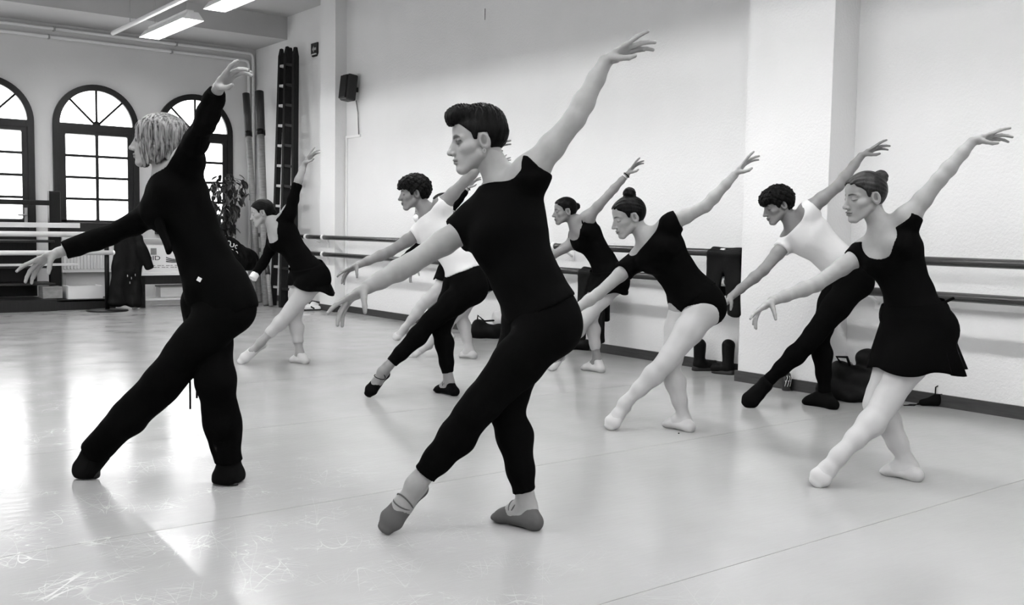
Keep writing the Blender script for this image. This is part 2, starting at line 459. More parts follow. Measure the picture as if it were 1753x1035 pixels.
# ------------------------------------------------------------------ windows
def arc(cx, cz, r, a0, a1, n):
    return [(cx + r * math.cos(a0 + (a1 - a0) * i / n), cz + r * math.sin(a0 + (a1 - a0) * i / n)) for i in range(n + 1)]
def arch_window(name, cx, z0, door=False, halfw=0.585, zs=2.52, m_pane=m_pane):
    root = struct(empty(name, (cx, YW, z0)))
    def pr(nm, poly, lo, hi, m):
        o = prism(nm, [(a - cx, b - z0) for a, b in poly], 'y', lo - YW, hi - YW, m, root); return o
    R, r = halfw, halfw - 0.085
    # arched outer frame as one ring
    outer = [(cx + R, z0)] + arc(cx, zs, R, 0, math.pi, 28) + [(cx - R, z0)]
    inner = [(cx + r, z0)] + arc(cx, zs, r, 0, math.pi, 28) + [(cx - r, z0)]
    bm = bmesh.new()
    def vv(p, y): return bm.verts.new((p[0] - cx, y, p[1] - z0))
    for y0, yy in ((-0.06, -0.0),):
        O0 = [vv(p, y0) for p in outer]; I0 = [vv(p, y0) for p in inner]; O1 = [vv(p, yy) for p in outer]; I1 = [vv(p, yy) for p in inner]
        for i in range(len(outer) - 1):
            bm.faces.new((O0[i], O0[i + 1], I0[i + 1], I0[i])); bm.faces.new((O0[i], O1[i], O1[i + 1], O0[i + 1])); bm.faces.new((I0[i], I0[i + 1], I1[i + 1], I1[i]))
    link('arched_frame', mesh_from(bm, 'arched_frame'), m_dkwood, root)
    box('transom', (-r, -0.055, zs - 0.075 - z0), (r, 0, zs + 0.02 - z0), m_dkwood, root)
    # fan light: spokes and four wedge panes
    for a in (45, 90, 135):
        d = Vector((math.cos(math.radians(a)), 0, math.sin(math.radians(a))))
        tube('spoke', [d * 0.05 + Vector((0, -0.03, zs - z0)), d * r + Vector((0, -0.03, zs - z0))], 0.016, m_dkwood, root, 6)
    lathe('boss', [(0.0, -0.05), (0.05, -0.05), (0.055, 0.0)], m_dkwood, root, 12).matrix_local = Matrix.Translation((0, 0.0, zs + 0.02 - z0)) @ Matrix.Rotation(-math.pi / 2, 4, 'X')
    for k in range(4):
        a0, a1 = math.radians(45 * k + 1), math.radians(45 * k + 44)
        pr('pane', [(cx, zs + 0.01)] + arc(cx, zs, r - 0.002, a0, a1, 8), YW - 0.018, YW - 0.010, m_pane)
    # casement: stiles, rails, bars, panes
    zl = z0 + (1.06 if door else 0.03); zt = zs - 0.075
    st = 0.075
    for s in (-1, 1):
        box('stile', (min(s * r, s * (r - st)), -0.045, 0 if not door else 0.0), (max(s * r, s * (r - st)), 0, zt - z0), m_dkwood, root)
    if door:
        box('panel', (-r + st, -0.03, 0.12), (r - st, 0, zl - z0 - 0.08), m_dkwood, root, 0.006)
        box('rail', (-r + st, -0.045, zl - z0 - 0.10), (r - st, 0, zl - z0), m_dkwood, root)
        box('rail', (-r + st, -0.045, 0.0), (r - st, 0, 0.14), m_dkwood, root)
        tube('handle', [(r - 0.04, -0.05, 1.12), (r - 0.04, -0.10, 1.12), (r - 0.15, -0.10, 1.12)], 0.012, m_metal, root, 8)
        box('lock_plate', (r - 0.06, -0.052, 0.95), (r - 0.02, -0.045, 1.22), m_metal, root)
        lathe('lock', [(0.03, 0), (0.03, 0.012), (0.012, 0.014)], m_metal, root, 12).matrix_local = Matrix.Translation((r - 0.04, -0.052, 0.98)) @ Matrix.Rotation(math.pi / 2, 4, 'X')
    else:
        box('rail', (-r, -0.045, 0.0), (r, 0, 0.03), m_dkwood, root)
        box('sill', (-R - 0.03, -0.10, -0.16), (R + 0.03, 0, 0.0), m_dkwood, root, 0.008)
    gx0, gx1 = -r + st, r - st; rows = 4
    top = zt - 0.05
    box('rail', (gx0, -0.045, top - z0), (gx1, 0, zt - z0), m_dkwood, root)
    box('glazing_bar', (-0.02, -0.04, zl - z0), (0.02, 0, top - z0), m_dkwood, root)
    hh = (top - zl) / rows
    for j in range(1, rows):
        z = zl + j * hh - z0
        box('glazing_bar', (gx0, -0.038, z - 0.018), (gx1, -0.002, z + 0.018), m_dkwood, root)
    for j in range(rows):
        for (a, b) in ((gx0, -0.02), (0.02, gx1)):
            box('pane', (a, -0.018, zl + j * hh + 0.018 - z0), (b, -0.010, zl + (j + 1) * hh - 0.018 - z0), m_pane, root)
    return root
arch_window('door_1', 2.69, 0.12, True)
arch_window('window_1', 4.105, 1.15)
arch_window('window_2', 5.535, 1.15)
# further windows of the same row, beyond the left edge of the view
arch_window('window_3', 1.27, 1.15)
arch_window('window_4', -0.15, 1.15)
# the studio's other daylight: a row of tall windows in the wall facing the barre
for i in range(6):
    w_ = arch_window('window_%d' % (5 + i), 0.0, 1.15, False, 0.585, 2.52, m_pane2)
    w_.location = (XL, -2.2 + 2.9 * i, 0.6); w_.rotation_euler = (0, 0, math.pi / 2); w_.scale = (1.7, 1.0, 1.0)

# ------------------------------------------------------------------ heating pipes under the beam and down the corner
for z, xe in ((3.815, 6.455), (3.70, 6.385)):
    p = empty('heating_pipe', (xe, YW - 0.05, 0))
    pts = [(XL + 0.1 - xe, 0, z), (-0.06, 0, z), (-0.018, 0, z - 0.018), (0, 0, z - 0.06), (0, 0, 0.25)]
    tube('pipe_run', pts, 0.024, m_white, p, 10)
    for xx in (-1.2, -2.9, -4.6):
        box('clip', (xx - 0.012, -0.03, z - 0.03), (xx + 0.012, 0.045, z + 0.03), m_metal, p)
    setp(p, 'painted heating pipe running under the ceiling beam, %s of the pair' % ('upper' if z > 3.75 else 'lower'), 'pipe', 'pair of heating pipes')

# ------------------------------------------------------------------ fluorescent fixtures in rows along the room
def make_fixture():
    root = empty('fluorescent_light', (0, 0, 0)); L = 0.78
    prof = [(-0.125, 0.0), (-0.060, 0.085), (0.060, 0.085), (0.125, 0.0)]
    bm = bmesh.new()
    for y in (-L, L):
        pass
    A = [bm.verts.new((x, -L, z)) for x, z in prof]; B = [bm.verts.new((x, L, z)) for x, z in prof]
    for i in range(3): bm.faces.new((A[i], A[i + 1], B[i + 1], B[i]))
    bm.faces.new(A); bm.faces.new(B)
    me = mesh_from(bm, 'reflector'); o = link('reflector', me, m_white, root)
    sm = o.modifiers.new('thick', 'SOLIDIFY'); sm.thickness = 0.004; sm.offset = 0
    for s in (-1, 1):
        tube('lamp_tube', [(s * 0.045, -L + 0.05, 0.052), (s * 0.045, L - 0.05, 0.052)], 0.013, m_tube, root, 8)
    box('ballast_box', (-0.045, -L + 0.1, 0.088), (0.045, L - 0.1, 0.125), m_white, root, 0.004)
    for y in (-0.55, 0.55):
        tube('suspension_wire', [(0, y, 0.125), (0, y, ZC - 3.5)], 0.004, m_metal, root, 6)
    return root
proto = make_fixture(); first = True
for row, xf in enumerate((4.22, 0.9)):
    for k in range(8):
        yc = 12.3 - 2.2 * k
        if yc < YB + 0.9: continue
        o = proto if first else copy_tree(proto); first = False
        o.location = (xf, yc, 3.5)
        if row == 0 and k == 0: lab = 'lit fluorescent ceiling light with white reflector hanging beside the ceiling beam'
        elif row == 0 and k == 1: lab = 'second fluorescent ceiling light from the ceiling beam in the row of hanging reflectors'
        else: lab = 'fluorescent ceiling light hanging further along the studio away from the arched windows'
        setp(o, lab, 'ceiling light', 'rows of fluorescent ceiling lights')
cd = empty('wiring_conduit', (4.02, 0, 3.66))
tube('conduit_run', [(0, 13.94, 0), (0, YB + 0.1, 0)], 0.03, m_white, cd, 8)
for y in (13.2, 11.0, 8.8, 6.6, 4.4, 2.2):
    tube('hanger', [(0, y, 0.03), (0, y, ZC - 3.66)], 0.006, m_metal, cd, 6)
setp(cd, 'long white wiring conduit hung beside the row of fluorescent lights', 'conduit')

# ------------------------------------------------------------------ barres
XB = 6.275; ZU, ZL = 1.003, 0.775
def barre(y0, y1, z, rings, label, group):
    root = empty('wall_barre', (XB, y0, z))
    tube('rail', [(0, 0, 0), (0, y1 - y0, 0)], 0.030, m_barre, root, 16)
    for y in rings:
        bm = bmesh.new()
        tube_bm(bm, [(0, y - y0 - 0.022, 0), (0, y - y0 + 0.022, 0)], 0.040, 16)
        link('ring', mesh_from(bm, 'ring', False), m_white, root)
        xw = XW - XB
        if 12.1 < y < 12.56: xw = 6.35 - XB
        tube('bracket_arm', [(0.03, y - y0, -0.01), (xw * 0.6, y - y0, -0.05), (xw, y - y0, -0.10)], 0.011, m_white, root, 8)
        tube('bracket_arm', [(0.03, y - y0, 0.0), (xw, y - y0, 0.0)], 0.011, m_white, root, 8)
        box('wall_plate', (xw - 0.008, y - y0 - 0.03, -0.14), (xw - 0.001, y - y0 + 0.03, 0.03), m_white, root)
    return setp(root, label, 'ballet barre', group)
def ybar(u, v): return float(onx(u, v, XB)[1])
barre(5.11, 14.55, ZU, [ybar(437, 401), ybar(525, 405), 12.3, 9.7, 7.45, ybar(1240, 432)], 'long dark upper barre with white rings on the wall by the ladder', 'barres on the long wall')
barre(5.11, 14.55, ZL, [ybar(525, 431), 12.3, 9.7, ybar(1004, 462), ybar(1240, 480)], 'long dark lower barre with white rings on the wall by the ladder', 'barres on the long wall')
barre(0.2, 4.28, ZU, [4.0, 1.6], 'dark upper barre fixed on the near side of the wide pilaster', 'barres beyond the wide pilaster')
barre(0.2, 4.28, ZL, [4.08, 1.6], 'dark lower barre fixed on the near side of the wide pilaster', 'barres beyond the wide pilaster')

# ------------------------------------------------------------------ wall items
sp = empty('wall_speaker', (XW, 11.82, 2.95))
bm = bmesh.new(); bbox_(bm, (-0.20, -0.10, -0.17), (-0.06, 0.10, 0.17), Matrix.Rotation(0.12, 4, 'Y'))
link('cabinet', mesh_from(bm, 'cabinet', False, 0.02), m_bpaint, sp)
box('grille', (-0.225, -0.085, -0.15), (-0.195, 0.085, 0.15), m_black, sp, 0.008).rotation_euler = (0, 0.12, 0)
box('wall_bracket', (-0.08, -0.02, -0.03), (0, 0.02, 0.03), m_bpaint, sp)
setp(sp, 'small black loudspeaker mounted high on the white wall', 'speaker')
cb = empty('speaker_cable', (XW, 11.82, 2.35))
tube('cable', [(-0.02, 0, 0.46), (-0.02, -0.05, 0.3), (-0.02, -0.06, 0.15), (-0.012, -0.06, 0.0)], 0.007, m_grey, cb, 6)
box('trunking', (-0.022, -0.10, -0.014), (-0.001, 0.285, 0.014), m_white, cb)
box('trunking', (-0.022, 0.255, -2.26), (-0.001, 0.285, -0.014), m_white, cb)
setp(cb, 'thin cable dropping from the loudspeaker into white trunking along the pilaster', 'cable')
es = empty('exit_sign', (XW, 13.04, 3.63))
prism('panel', [(-0.10, -0.06), (-0.06, -0.10), (0.06, -0.10), (0.10, -0.06), (0.10, 0.09), (-0.10, 0.09)], 'x', -0.02, -0.002, m_bpaint, es)
prism('arrow', [(-0.06, -0.012), (0.01, -0.012), (0.01, -0.04), (0.06, 0.005), (0.01, 0.05), (0.01, 0.022), (-0.06, 0.022)], 'x', -0.024, -0.020, m_metal, es)
box('light_strip', (-0.03, -0.07, -0.075), (-0.02, 0.07, -0.060), m_white, es)
setp(es, 'small dark emergency sign with arrow, high on the wall beside the ladder', 'sign')
wk = box('wall_hook', (XW - 0.004, 8.98, 3.43), (XW, 8.99, 3.55), m_grey)
setp(wk, 'short thin mark of a nail high on the white wall', 'wall hook')

# ------------------------------------------------------------------ folded wooden ladder leaning at the wall
def ladder(root, lt, lb, rt, rb, mrail, mrung, n, wdt=.09):
    lt, lb, rt, rb = [Vector(p) for p in (lt, lb, rt, rb)]
    for tp, bt in ((lt, lb), (rt, rb)):
        bm = bmesh.new(); d = (tp - bt); L = d.length; z = d.normalized(); y = (rb - lb).normalized(); y = (y - z * y.dot(z)).normalized(); x = y.cross(z)
        mt = Matrix.Translation(bt) @ Matrix((x, y, z)).transposed().to_4x4()
        bbox_(bm, (-wdt / 2, -.02, 0), (wdt / 2, .02, L - .12), mt); 
        vs = [bm.verts.new(mt @ Vector(c)) for c in ((-wdt / 2, -.02, L - .12), (-wdt / 2, .02, L - .12), (wdt / 2, .02, L - .12), (wdt / 2, -.02, L - .12), (-.018, -.02, L), (-.018, .02, L), (.018, .02, L), (.018, -.02, L))]
        for q in ((0, 1, 5, 4), (1, 2, 6, 5), (2, 3, 7, 6), (3, 0, 4, 7), (4, 5, 6, 7)): bm.faces.new([vs[i] for i in q])
        link('rail', mesh_from(bm, 'rail'), mrail, root)
    for k in range(n):
        f = .07 + .86 * k / (n - 1); a = lb.lerp(lt, f); b = rb.lerp(rt, f); d = (b - a).normalized()
        bm = bmesh.new(); y = d; z = (lt - lb).normalized(); z = (z - y * z.dot(y)).normalized(); x = y.cross(z)
        bbox_(bm, (-.035, 0, -.018), (.035, (b - a).length, .018), Matrix.Translation(a) @ Matrix((x, y, z)).transposed().to_4x4())
        link('rung', mesh_from(bm, 'rung'), mrung, root)
la = empty('wooden_ladder', (0, 0, 0))
m_rung = mat('worn_rung', 0.42, 0.6, 0.2, wood(0.42, (20, 3, 20), 0.4))
m_lrail = mat('stained_ladder_rail', 0.008, 0.6, 0.2, wood(0.008, (30, 30, 3), 0.8))
def lp(u, v, x): return tuple(onx(u, v, x))
def lg_(u, v): return tuple(gnd(u, v)[0])
ladder(la, lp(482, 84, 6.44), lg_(468, 522), lp(497, 82, 6.44), lg_(487, 523.5), m_lrail, m_rung, 12)
ladder(la, lp(492, 80, 6.34), lg_(483, 526), lp(506, 81, 6.34), lg_(503, 527.5), m_lrail, m_lrail, 12, .10)
setp(la, 'tall folded wooden ladder with dark rails and pale rungs leaning on the wall', 'ladder')

# ------------------------------------------------------------------ long rollers standing in the corner
for i, (u0, v0, u1, v1, t0, t1, r) in enumerate(((421, 160, 444, 518, 15.2, 14.6, 0.045), (444, 157, 456, 523, 15.0, 14.8, 0.055), (457, 455, 464, 525, 14.3, 14.2, 0.03))):
    a, _ = gnd(u1, v1); b = px(u0, v0, t0)
    root = empty('mat_roller', tuple(a)); d = Vector(b - a); L = d.length; d.normalize()
    tube('tube', [d * 0.0 + Vector((0, 0, 0.01)), d * (L * 0.83)], r, m_grey, root, 12)
    tube('sleeve', [d * (L * 0.80), d * L], r * 1.18, mat('dark_sleeve', 0.035, 0.6), root, 12)
    tube('band', [d * (L * 0.79), d * (L * 0.815)], r * 1.24, m_black, root, 12)
    setp(root, ['slim grey roller with dark sleeve leaning against the heating pipes', 'thick grey roller with dark sleeve leaning in the corner by the ladder',
                'short grey tube standing at the foot of the ladder'][i], 'roller', 'rollers in the corner')

# ------------------------------------------------------------------ radiator
rd = empty('radiator', (3.95, YW - 0.12, 0.44))
box('panel', (-0.36, 0.0, 0), (0.36, 0.06, 0.50), m_white, rd, 0.006)
for k in range(16):
    box('fin', (-0.345 + k * 0.045, -0.022, 0.05), (-0.318 + k * 0.045, 0.004, 0.45), m_white, rd, 0.005)
box('top_grille', (-0.36, -0.022, 0.46), (0.36, 0.07, 0.50), m_white, rd, 0.004)
box('bracket', (-0.34, 0.05, -0.44), (-0.30, 0.09, 0.1), m_metal, rd); box('bracket', (0.30, 0.05, -0.44), (0.34, 0.09, 0.1), m_metal, rd)
setp(rd, 'white panel radiator with vertical fins under the arched window', 'radiator')

# ------------------------------------------------------------------ dark timber platform and stored boards along the windows
pf = empty('timber_platform', (2.0, 13.85, 0))
box('riser', (-2.2, 0.0, 0.0), (1.25, 0.03, 0.15), m_dkwood, pf)
for k in range(4):
    box('plank', (-2.2, 0.03 + 0.14 * k, 0.12), (1.25, 0.165 + 0.14 * k, 0.15), m_dkwood, pf)
box('end_board', (1.22, 0.03, 0), (1.25, 0.59, 0.12), m_dkwood, pf)
setp(pf, 'low dark timber platform on the floor below the arched door', 'platform')
# black rack with pale boards lying on it
rk = empty('storage_rack', (2.3, 14.35, 0))
for xx in (-1.9, 1.05):
    box('post', (xx - 0.07, -0.05, 0.15 if xx < 3 else 0), (xx + 0.07, 0.05, 1.56), m_black, rk, 0.005)
box('crossbar', (-1.9, -0.04, 1.37), (1.05, 0.04, 1.435), m_black, rk, 0.005)
for z in (0.32, 0.545, 0.88):
    box('shelf', (-1.9, -0.22, z), (1.0, 0.22, z + 0.03), m_dkwood, rk, 0.003)
box('back_panel', (-1.9, 0.23, 0.16), (0.85, 0.26, 1.05), m_dkwood, rk)
rk['label'] = 'tall black rack of dark shelves standing on the timber platform'; rk['category'] = 'rack'
for z, xe, lab in ((1.075, 3.62, 'thick pale board laid across the black rack above the others'), (0.575, 3.58, 'thin pale board resting low on the black rack')):
    bd = box('pale_board', (0.4, 14.13, z), (xe, 14.21 if z > 1 else 14.20, z + (0.065 if z > 1 else 0.03)), m_pale, None, 0.004)
    setp(bd, lab, 'board', 'boards on the black rack')
# portable double barre
pb = empty('portable_barre', (3.80, 13.57, 0))
def foot(x):
    lathe('base_plate', [(0.26, 0.0), (0.26, 0.012), (0.22, 0.022), (0.04, 0.03)], m_black, pb, 28, (x, 0, 0))
    tube('post', [(x, 0, 0.02), (x, 0, 1.03)], 0.030, m_black, pb, 12)
    for z in (0.765, 1.00): tube('clamp', [(x, -0.06, z), (x, 0.06, z)], 0.032, m_black, pb, 10)
foot(0.0); foot(-3.1)
tube('wooden_bar', [(-3.4, -0.055, 1.00), (0.06, -0.055, 1.00)], 0.034, m_pale, pb, 14)
tube('wooden_bar', [(-3.4, -0.055, 0.765), (0.06, -0.055, 0.765)], 0.030, m_pale, pb, 14)
tube('end_cap', [(0.06, -0.055, 0.765), (0.085, -0.055, 0.765)], 0.034, m_white, pb, 14)
setp(pb, 'portable double barre with pale wooden bars and black round feet', 'ballet barre')
# boards and boxes behind the barre foot
sb = empty('white_crate', (3.42, 13.98, 0.14))
box('front', (0, 0, 0.0), (0.44, 0.02, 0.17), m_card, sb); box('side', (0, 0.02, 0), (0.02, 0.3, 0.17), m_card, sb); box('side', (0.42, 0.02, 0), (0.44, 0.3, 0.17), m_card, sb)
setp(sb, 'white board crate on the dark ledge behind the barre foot', 'crate')
lg = empty('wooden_ledge', (3.25, 13.9, 0)); box('riser', (0, 0, 0), (0.75, 0.03, 0.13), m_dkwood, lg); box('top', (0, 0, 0.11), (0.75, 0.5, 0.135), m_dkwood, lg)
setp(lg, 'short dark wooden ledge beside the timber platform', 'ledge')
gc = empty('grey_carton', (3.14, 14.02, 0.155)); box('body', (-0.02, 0, 0), (0.22, 0.25, 0.15), m_grey, gc); box('flap', (-0.02, -0.01, 0.14), (0.22, 0.02, 0.155), m_grey, gc)
setp(gc, 'small grey carton on the platform next to the white crate', 'carton')

# ------------------------------------------------------------------ bench with box, bag and jacket
bn = empty('white_top_bench', (4.9, 14.05, 0))
box('top', (-0.62, -0.22, 0.44), (0.95, 0.22, 0.485), m_white, bn, 0.006)
for xx in (-0.55, 0.85):
    for yy in (-0.17, 0.17): box('leg', (xx - 0.03, yy - 0.03, 0), (xx + 0.03, yy + 0.03, 0.44), m_black, bn)
box('apron', (-0.55, -0.19, 0.32), (0.9, -0.165, 0.44), m_dkwood, bn)
box('shelf', (-0.55, -0.18, 0.10), (0.9, 0.18, 0.125), m_pale, bn)
setp(bn, 'bench with white top and dark legs below the arched windows', 'bench')
for i, (a, b, g) in enumerate(((-0.28, 0.10, 0), (0.14, 0.5, 1))):
    bx_ = empty('storage_box', (4.9 + a, 13.95, 0.128)); w = b - a
    box('tray', (0, 0, 0), (w, 0.2, 0.14), [m_pale, m_card][g], bx_, 0.004); box('lid', (-0.01, -0.01, 0.14), (w + 0.01, 0.21, 0.165), m_grey, bx_, 0.004)
    setp(bx_, ['flat pale storage box on the shelf under the white bench', 'flat white storage box on the shelf under the white bench'][i], 'box')
cx_ = empty('cardboard_box', (4.62, 13.99, 0.486))
box('carton', (-0.27, -0.13, 0), (0.36, 0.18, 0.36), m_card, cx_, 0.004)
box('flap', (-0.27, -0.30, 0.355), (0.36, -0.125, 0.362), m_card, cx_).rotation_euler = (-0.5, 0, 0)
box('hand_hole', (-0.16, -0.134, 0.24), (-0.08, -0.1305, 0.33), m_grey, cx_)
text('lettering', 'OID', 0.085, (-0.235, -0.1315, 0.165), (math.pi / 2, 0, 0), m_ink, cx_, 0.001, 1.35)
for k in range(3):
    tube('logo_swoosh', [(0.05 + 0.30 * i / 8, -0.133, 0.185 - 0.018 * k + 0.05 * ((i / 8 - 0.45) ** 2) * (3 - k) - 0.012) for i in range(9)], 0.006, m_ink, cx_, 6)
for k, (z, w) in enumerate(((0.085, 0.30), (0.06, 0.24))):
    for j in range(7): box('small_print', (-0.13 + j * 0.06, -0.1325, z), (-0.13 + j * 0.06 + 0.03 + 0.02 * ((j * 7 + k * 3) % 2), -0.1305, z + 0.010), m_grey, cx_)
setp(cx_, 'open white cardboard box printed OID with swoosh logo, on the bench', 'box')
# black bag with white scribbled lettering
bg = empty('lettered_bag', (5.50, 14.0, 0.486))
blob('bag_body', [Ell((0.0, 0, 0.20), (0.42, 0.20, 0.26)), Ell((-0.22, -0.03, 0.32), (0.22, 0.16, 0.22)), Ell((0.28, 0, 0.15), (0.30, 0.20, 0.20)), Ell((0.05, 0, 0.40), (0.2, 0.13, 0.10))], m_bag, bg, 0.015, 0.06, 0.006, floor=0.0)
r2 = random.Random(3)
for k in range(20):
    cx0, cz0 = -0.34 + 0.056 * (k % 10) + r2.uniform(-.01, .01), (0.52 if k < 10 else 0.43) - 0.018 * (k % 10) + r2.uniform(-.01, .01)
    a0 = r2.uniform(0, 6.28); rr = r2.uniform(0.018, 0.03)
    tube('white_lettering', [(cx0 + rr * math.cos(a0 + t * 0.8), -0.185 + 0.03 * abs(cx0 + 0.15) , cz0 + rr * 1.2 * math.sin(a0 + t * 0.8)) for t in range(6)], 0.007, m_white, bg, 5)
tube('strap', [(-0.2, -0.05, 0.5), (-0.1, -0.05, 0.62), (0.06, -0.05, 0.58), (0.1, -0.05, 0.45)], 0.014, m_bag, bg, 8)
setp(bg, 'bulky black bag with white scrawled lettering on the bench beside the plant', 'bag')
# jacket hanging over the end of the portable barre
jk = empty('hanging_jacket', (4.03, 13.51, 0))
blob('jacket_cloth', [Seg((-0.06, 0, 0.98), (-0.10, 0, 0.12), 0.09, 0.14, 0.06, 0.07, (1, 0, 0)), Seg((0.06, 0, 1.0), (0.10, 0.0, 0.10), 0.10, 0.12, 0.06, 0.06, (1, 0, 0)),
                       Seg((0.17, 0, 0.95), (0.30, 0, 0.58), 0.06, 0.05)], m_bag, jk, 0.012, 0.05, 0.008, freq=28, floor=0.02)
for k, (a, b) in enumerate(((0, 0.45), (0.05, 0.42), (0.10, 0.46), (0.03, 0.36))):
    box('print_mark', (a - 0.015, -0.088, b), (a - 0.008, -0.080, b + 0.028), m_metal, jk)
setp(jk, 'black jacket hanging over the end of the portable barre', 'jacket')

# ------------------------------------------------------------------ ficus
pl = empty('potted_ficus', (5.72, 14.55, 0))
lathe('pot', [(0.15, 0), (0.20, 0.05), (0.23, 0.40), (0.25, 0.42), (0.25, 0.46), (0.20, 0.46)], m_grey, pl, 20)
stems = []
for k in range(7):
    a = k * 2.4; r0 = 0.05
    top = Vector((0.24 * math.cos(a) + 0.03, 0.20 * math.sin(a), 1.55 + 0.12 * (k % 4)))
    pts = [Vector((r0 * math.cos(a), r0 * math.sin(a), 0.44)), Vector((0.10 * math.cos(a), 0.1 * math.sin(a), 0.9)), Vector((0.17 * math.cos(a), 0.15 * math.sin(a), 1.3)), top]
    tube('stem', pts, [0.014, 0.012, 0.009, 0.005], m_dkwood, pl, 6); stems.append(pts)
for k in range(3):
    pts = [Vector((0, 0, 1.3)), Vector((0.15, -0.1, 1.85 - 0.03 * k)), Vector((0.28 - 0.35 * (k == 2) - 0.55 * (k == 1), -0.1, 1.82 - 0.06 * k)), Vector((0.36 - 0.1 * (k == 2) - 0.8 * (k == 1), -0.12, 1.60))]
    tube('stem', pts, [0.01, 0.008, 0.006, 0.004], m_dkwood, pl, 6); stems.append(pts)
bm = bmesh.new(); rows = []
for i in range(6):
    t = i / 5; w = 0.030 * math.sin(math.pi * min(1, t * 0.92 + 0.06)) ** 0.8; zc = -0.10 * t * t * 0.35
    rows.append([bm.verts.new((t * 0.125, s * w, zc + 0.010 * abs(s))) for s in (-1, 0, 1)])
for a, b in zip(rows, rows[1:]):
    bm.faces.new((a[0], a[1], b[1], b[0])); bm.faces.new((a[1], a[2], b[2], b[1]))
leafme = mesh_from(bm, 'leaf', True); leafme.materials.append(m_leaf)
for k in range(230):
    pts = stems[k % len(stems)]; t = random.random() ** 0.55; i = min(2, int(t * 3)); f = t * 3 - i
    p = pts[i].lerp(pts[i + 1], f)
    if p.z < 1.0 and random.random() < 0.8: p = pts[-2].lerp(pts[-1], random.random())
    o = link('leaf', leafme, None, pl)
    p = p + Vector((random.gauss(0, 0.05), random.gauss(0, 0.05), random.gauss(0, 0.05)))
    s = random.uniform(0.75, 1.2)
    o.location = p; o.scale = (s, s, s)
    o.rotation_euler = (random.uniform(-0.5, 0.5), random.uniform(0.2, 1.3), random.uniform(0, 6.28))
setp(pl, 'leafy dark potted ficus standing in front of the arched window', 'plant')

# ================================================================== PEOPLE
RZ = math.atan2(RW[1, 0], RW[0, 0])                     # figures are built in axes (right, away, up) turned to the room
ca, sa = math.cos(RZ), math.sin(RZ)
nrm = lambda v: np.array(v, float) / max(np.linalg.norm(v), 1e-9)
lerp = lambda a, b, t: np.array(a) * (1 - t) + np.array(b) * t
DZ = dict(head=0.0, neck=0.02, sL=-0.08, eL=-0.12, wL=-0.12, mL=-0.12, sR=0.10, eR=0.02, wR=-0.06, mR=-0.08, chest=0.01, waist=0.0,
          pel=0.0, hL=-0.07, hR=0.07, kL=-0.10, kR=0.0, aR=0.0)

def hand_prims(W, K, T, left, s, pose):
    """palm, four fingers and thumb; W wrist, K knuckles, T thumb side, s hand length in metres"""
    c = s / 18.0; D = nrm(K - W); T = nrm(T - D * (T @ D)); Nn = np.cross(D, T) * (1 if left else -1)
    palm = [Seg(W, W + D * 4.5 * c, 2.5 * c, 3.6 * c, 1.75 * c, 1.5 * c, T), Seg(W + D * 4.5 * c, W + D * 9.0 * c, 3.7 * c, 4.0 * c, 1.6 * c, 1.2 * c, T)]
    th0 = W + D * 2.2 * c + T * 2.0 * c + Nn * 0.7 * c
    td = pose['thumb']
    v = [nrm(D * a + T * b + Nn * n) for a, b, n in td]
    t1 = th0 + v[0] * 4.0 * c; t2 = t1 + v[1] * 2.9 * c; t3 = t2 + v[2] * 2.3 * c
    groups = [[Seg(th0, t1, 1.55 * c, 1.15 * c), Seg(t1, t2, 1.08 * c, 0.98 * c), Seg(t2, t3, 0.98 * c, 0.72 * c)]]
    roots = [(9.3, 2.85), (9.7, 0.95), (9.3, -0.95), (8.4, -2.7)]
    lens = [(4.2, 2.4, 2.0), (4.6, 2.8, 2.1), (4.3, 2.6, 2.1), (3.3, 2.0, 1.8)]
    rad = [0.95, 0.98, 0.93, 0.82]
    for i in range(4):
        p = W + D * (roots[i][0] - 1.2) * c + T * roots[i][1] * c
        sp = math.radians(pose['spread'][i]); th = 0.0; g = []
        base = D * math.cos(sp) + T * math.sin(sp)
        ln = [lens[i][0] + 1.2, lens[i][1], lens[i][2]]
        for j in range(3):
            th += math.radians(pose['curl'][i][j])
            q = p + (base * math.cos(th) + Nn * math.sin(th)) * ln[j] * c
            r0 = rad[i] * (1 - 0.1 * j) * c; r1 = rad[i] * (0.92 - 0.12 * j) * c
            g.append(Seg(p, q, r0, r1)); p = q
        groups.append(g)
    return palm, groups
HIGH = dict(thumb=((.60, .35, .75), (.80, .1, .6), (.95, .0, .25)), spread=(8, 2, -4, -11), curl=((-3, 8, 8), (14, 14, 10), (18, 16, 12), (2, 14, 10)))
LOW = dict(thumb=((.50, .35, .80), (.45, .15, .9), (.5, .05, .85)), spread=(6, 2, -3, -9), curl=((2, 10, 8), (28, 14, 10), (34, 14, 10), (22, 14, 8)))
SOFT = dict(thumb=((.65, .55, .4), (.85, .25, .45), (.9, .05, .4)), spread=(7, 2, -3, -9), curl=((-2, 8, 8), (14, 14, 10), (18, 14, 10), (6, 12, 8)))

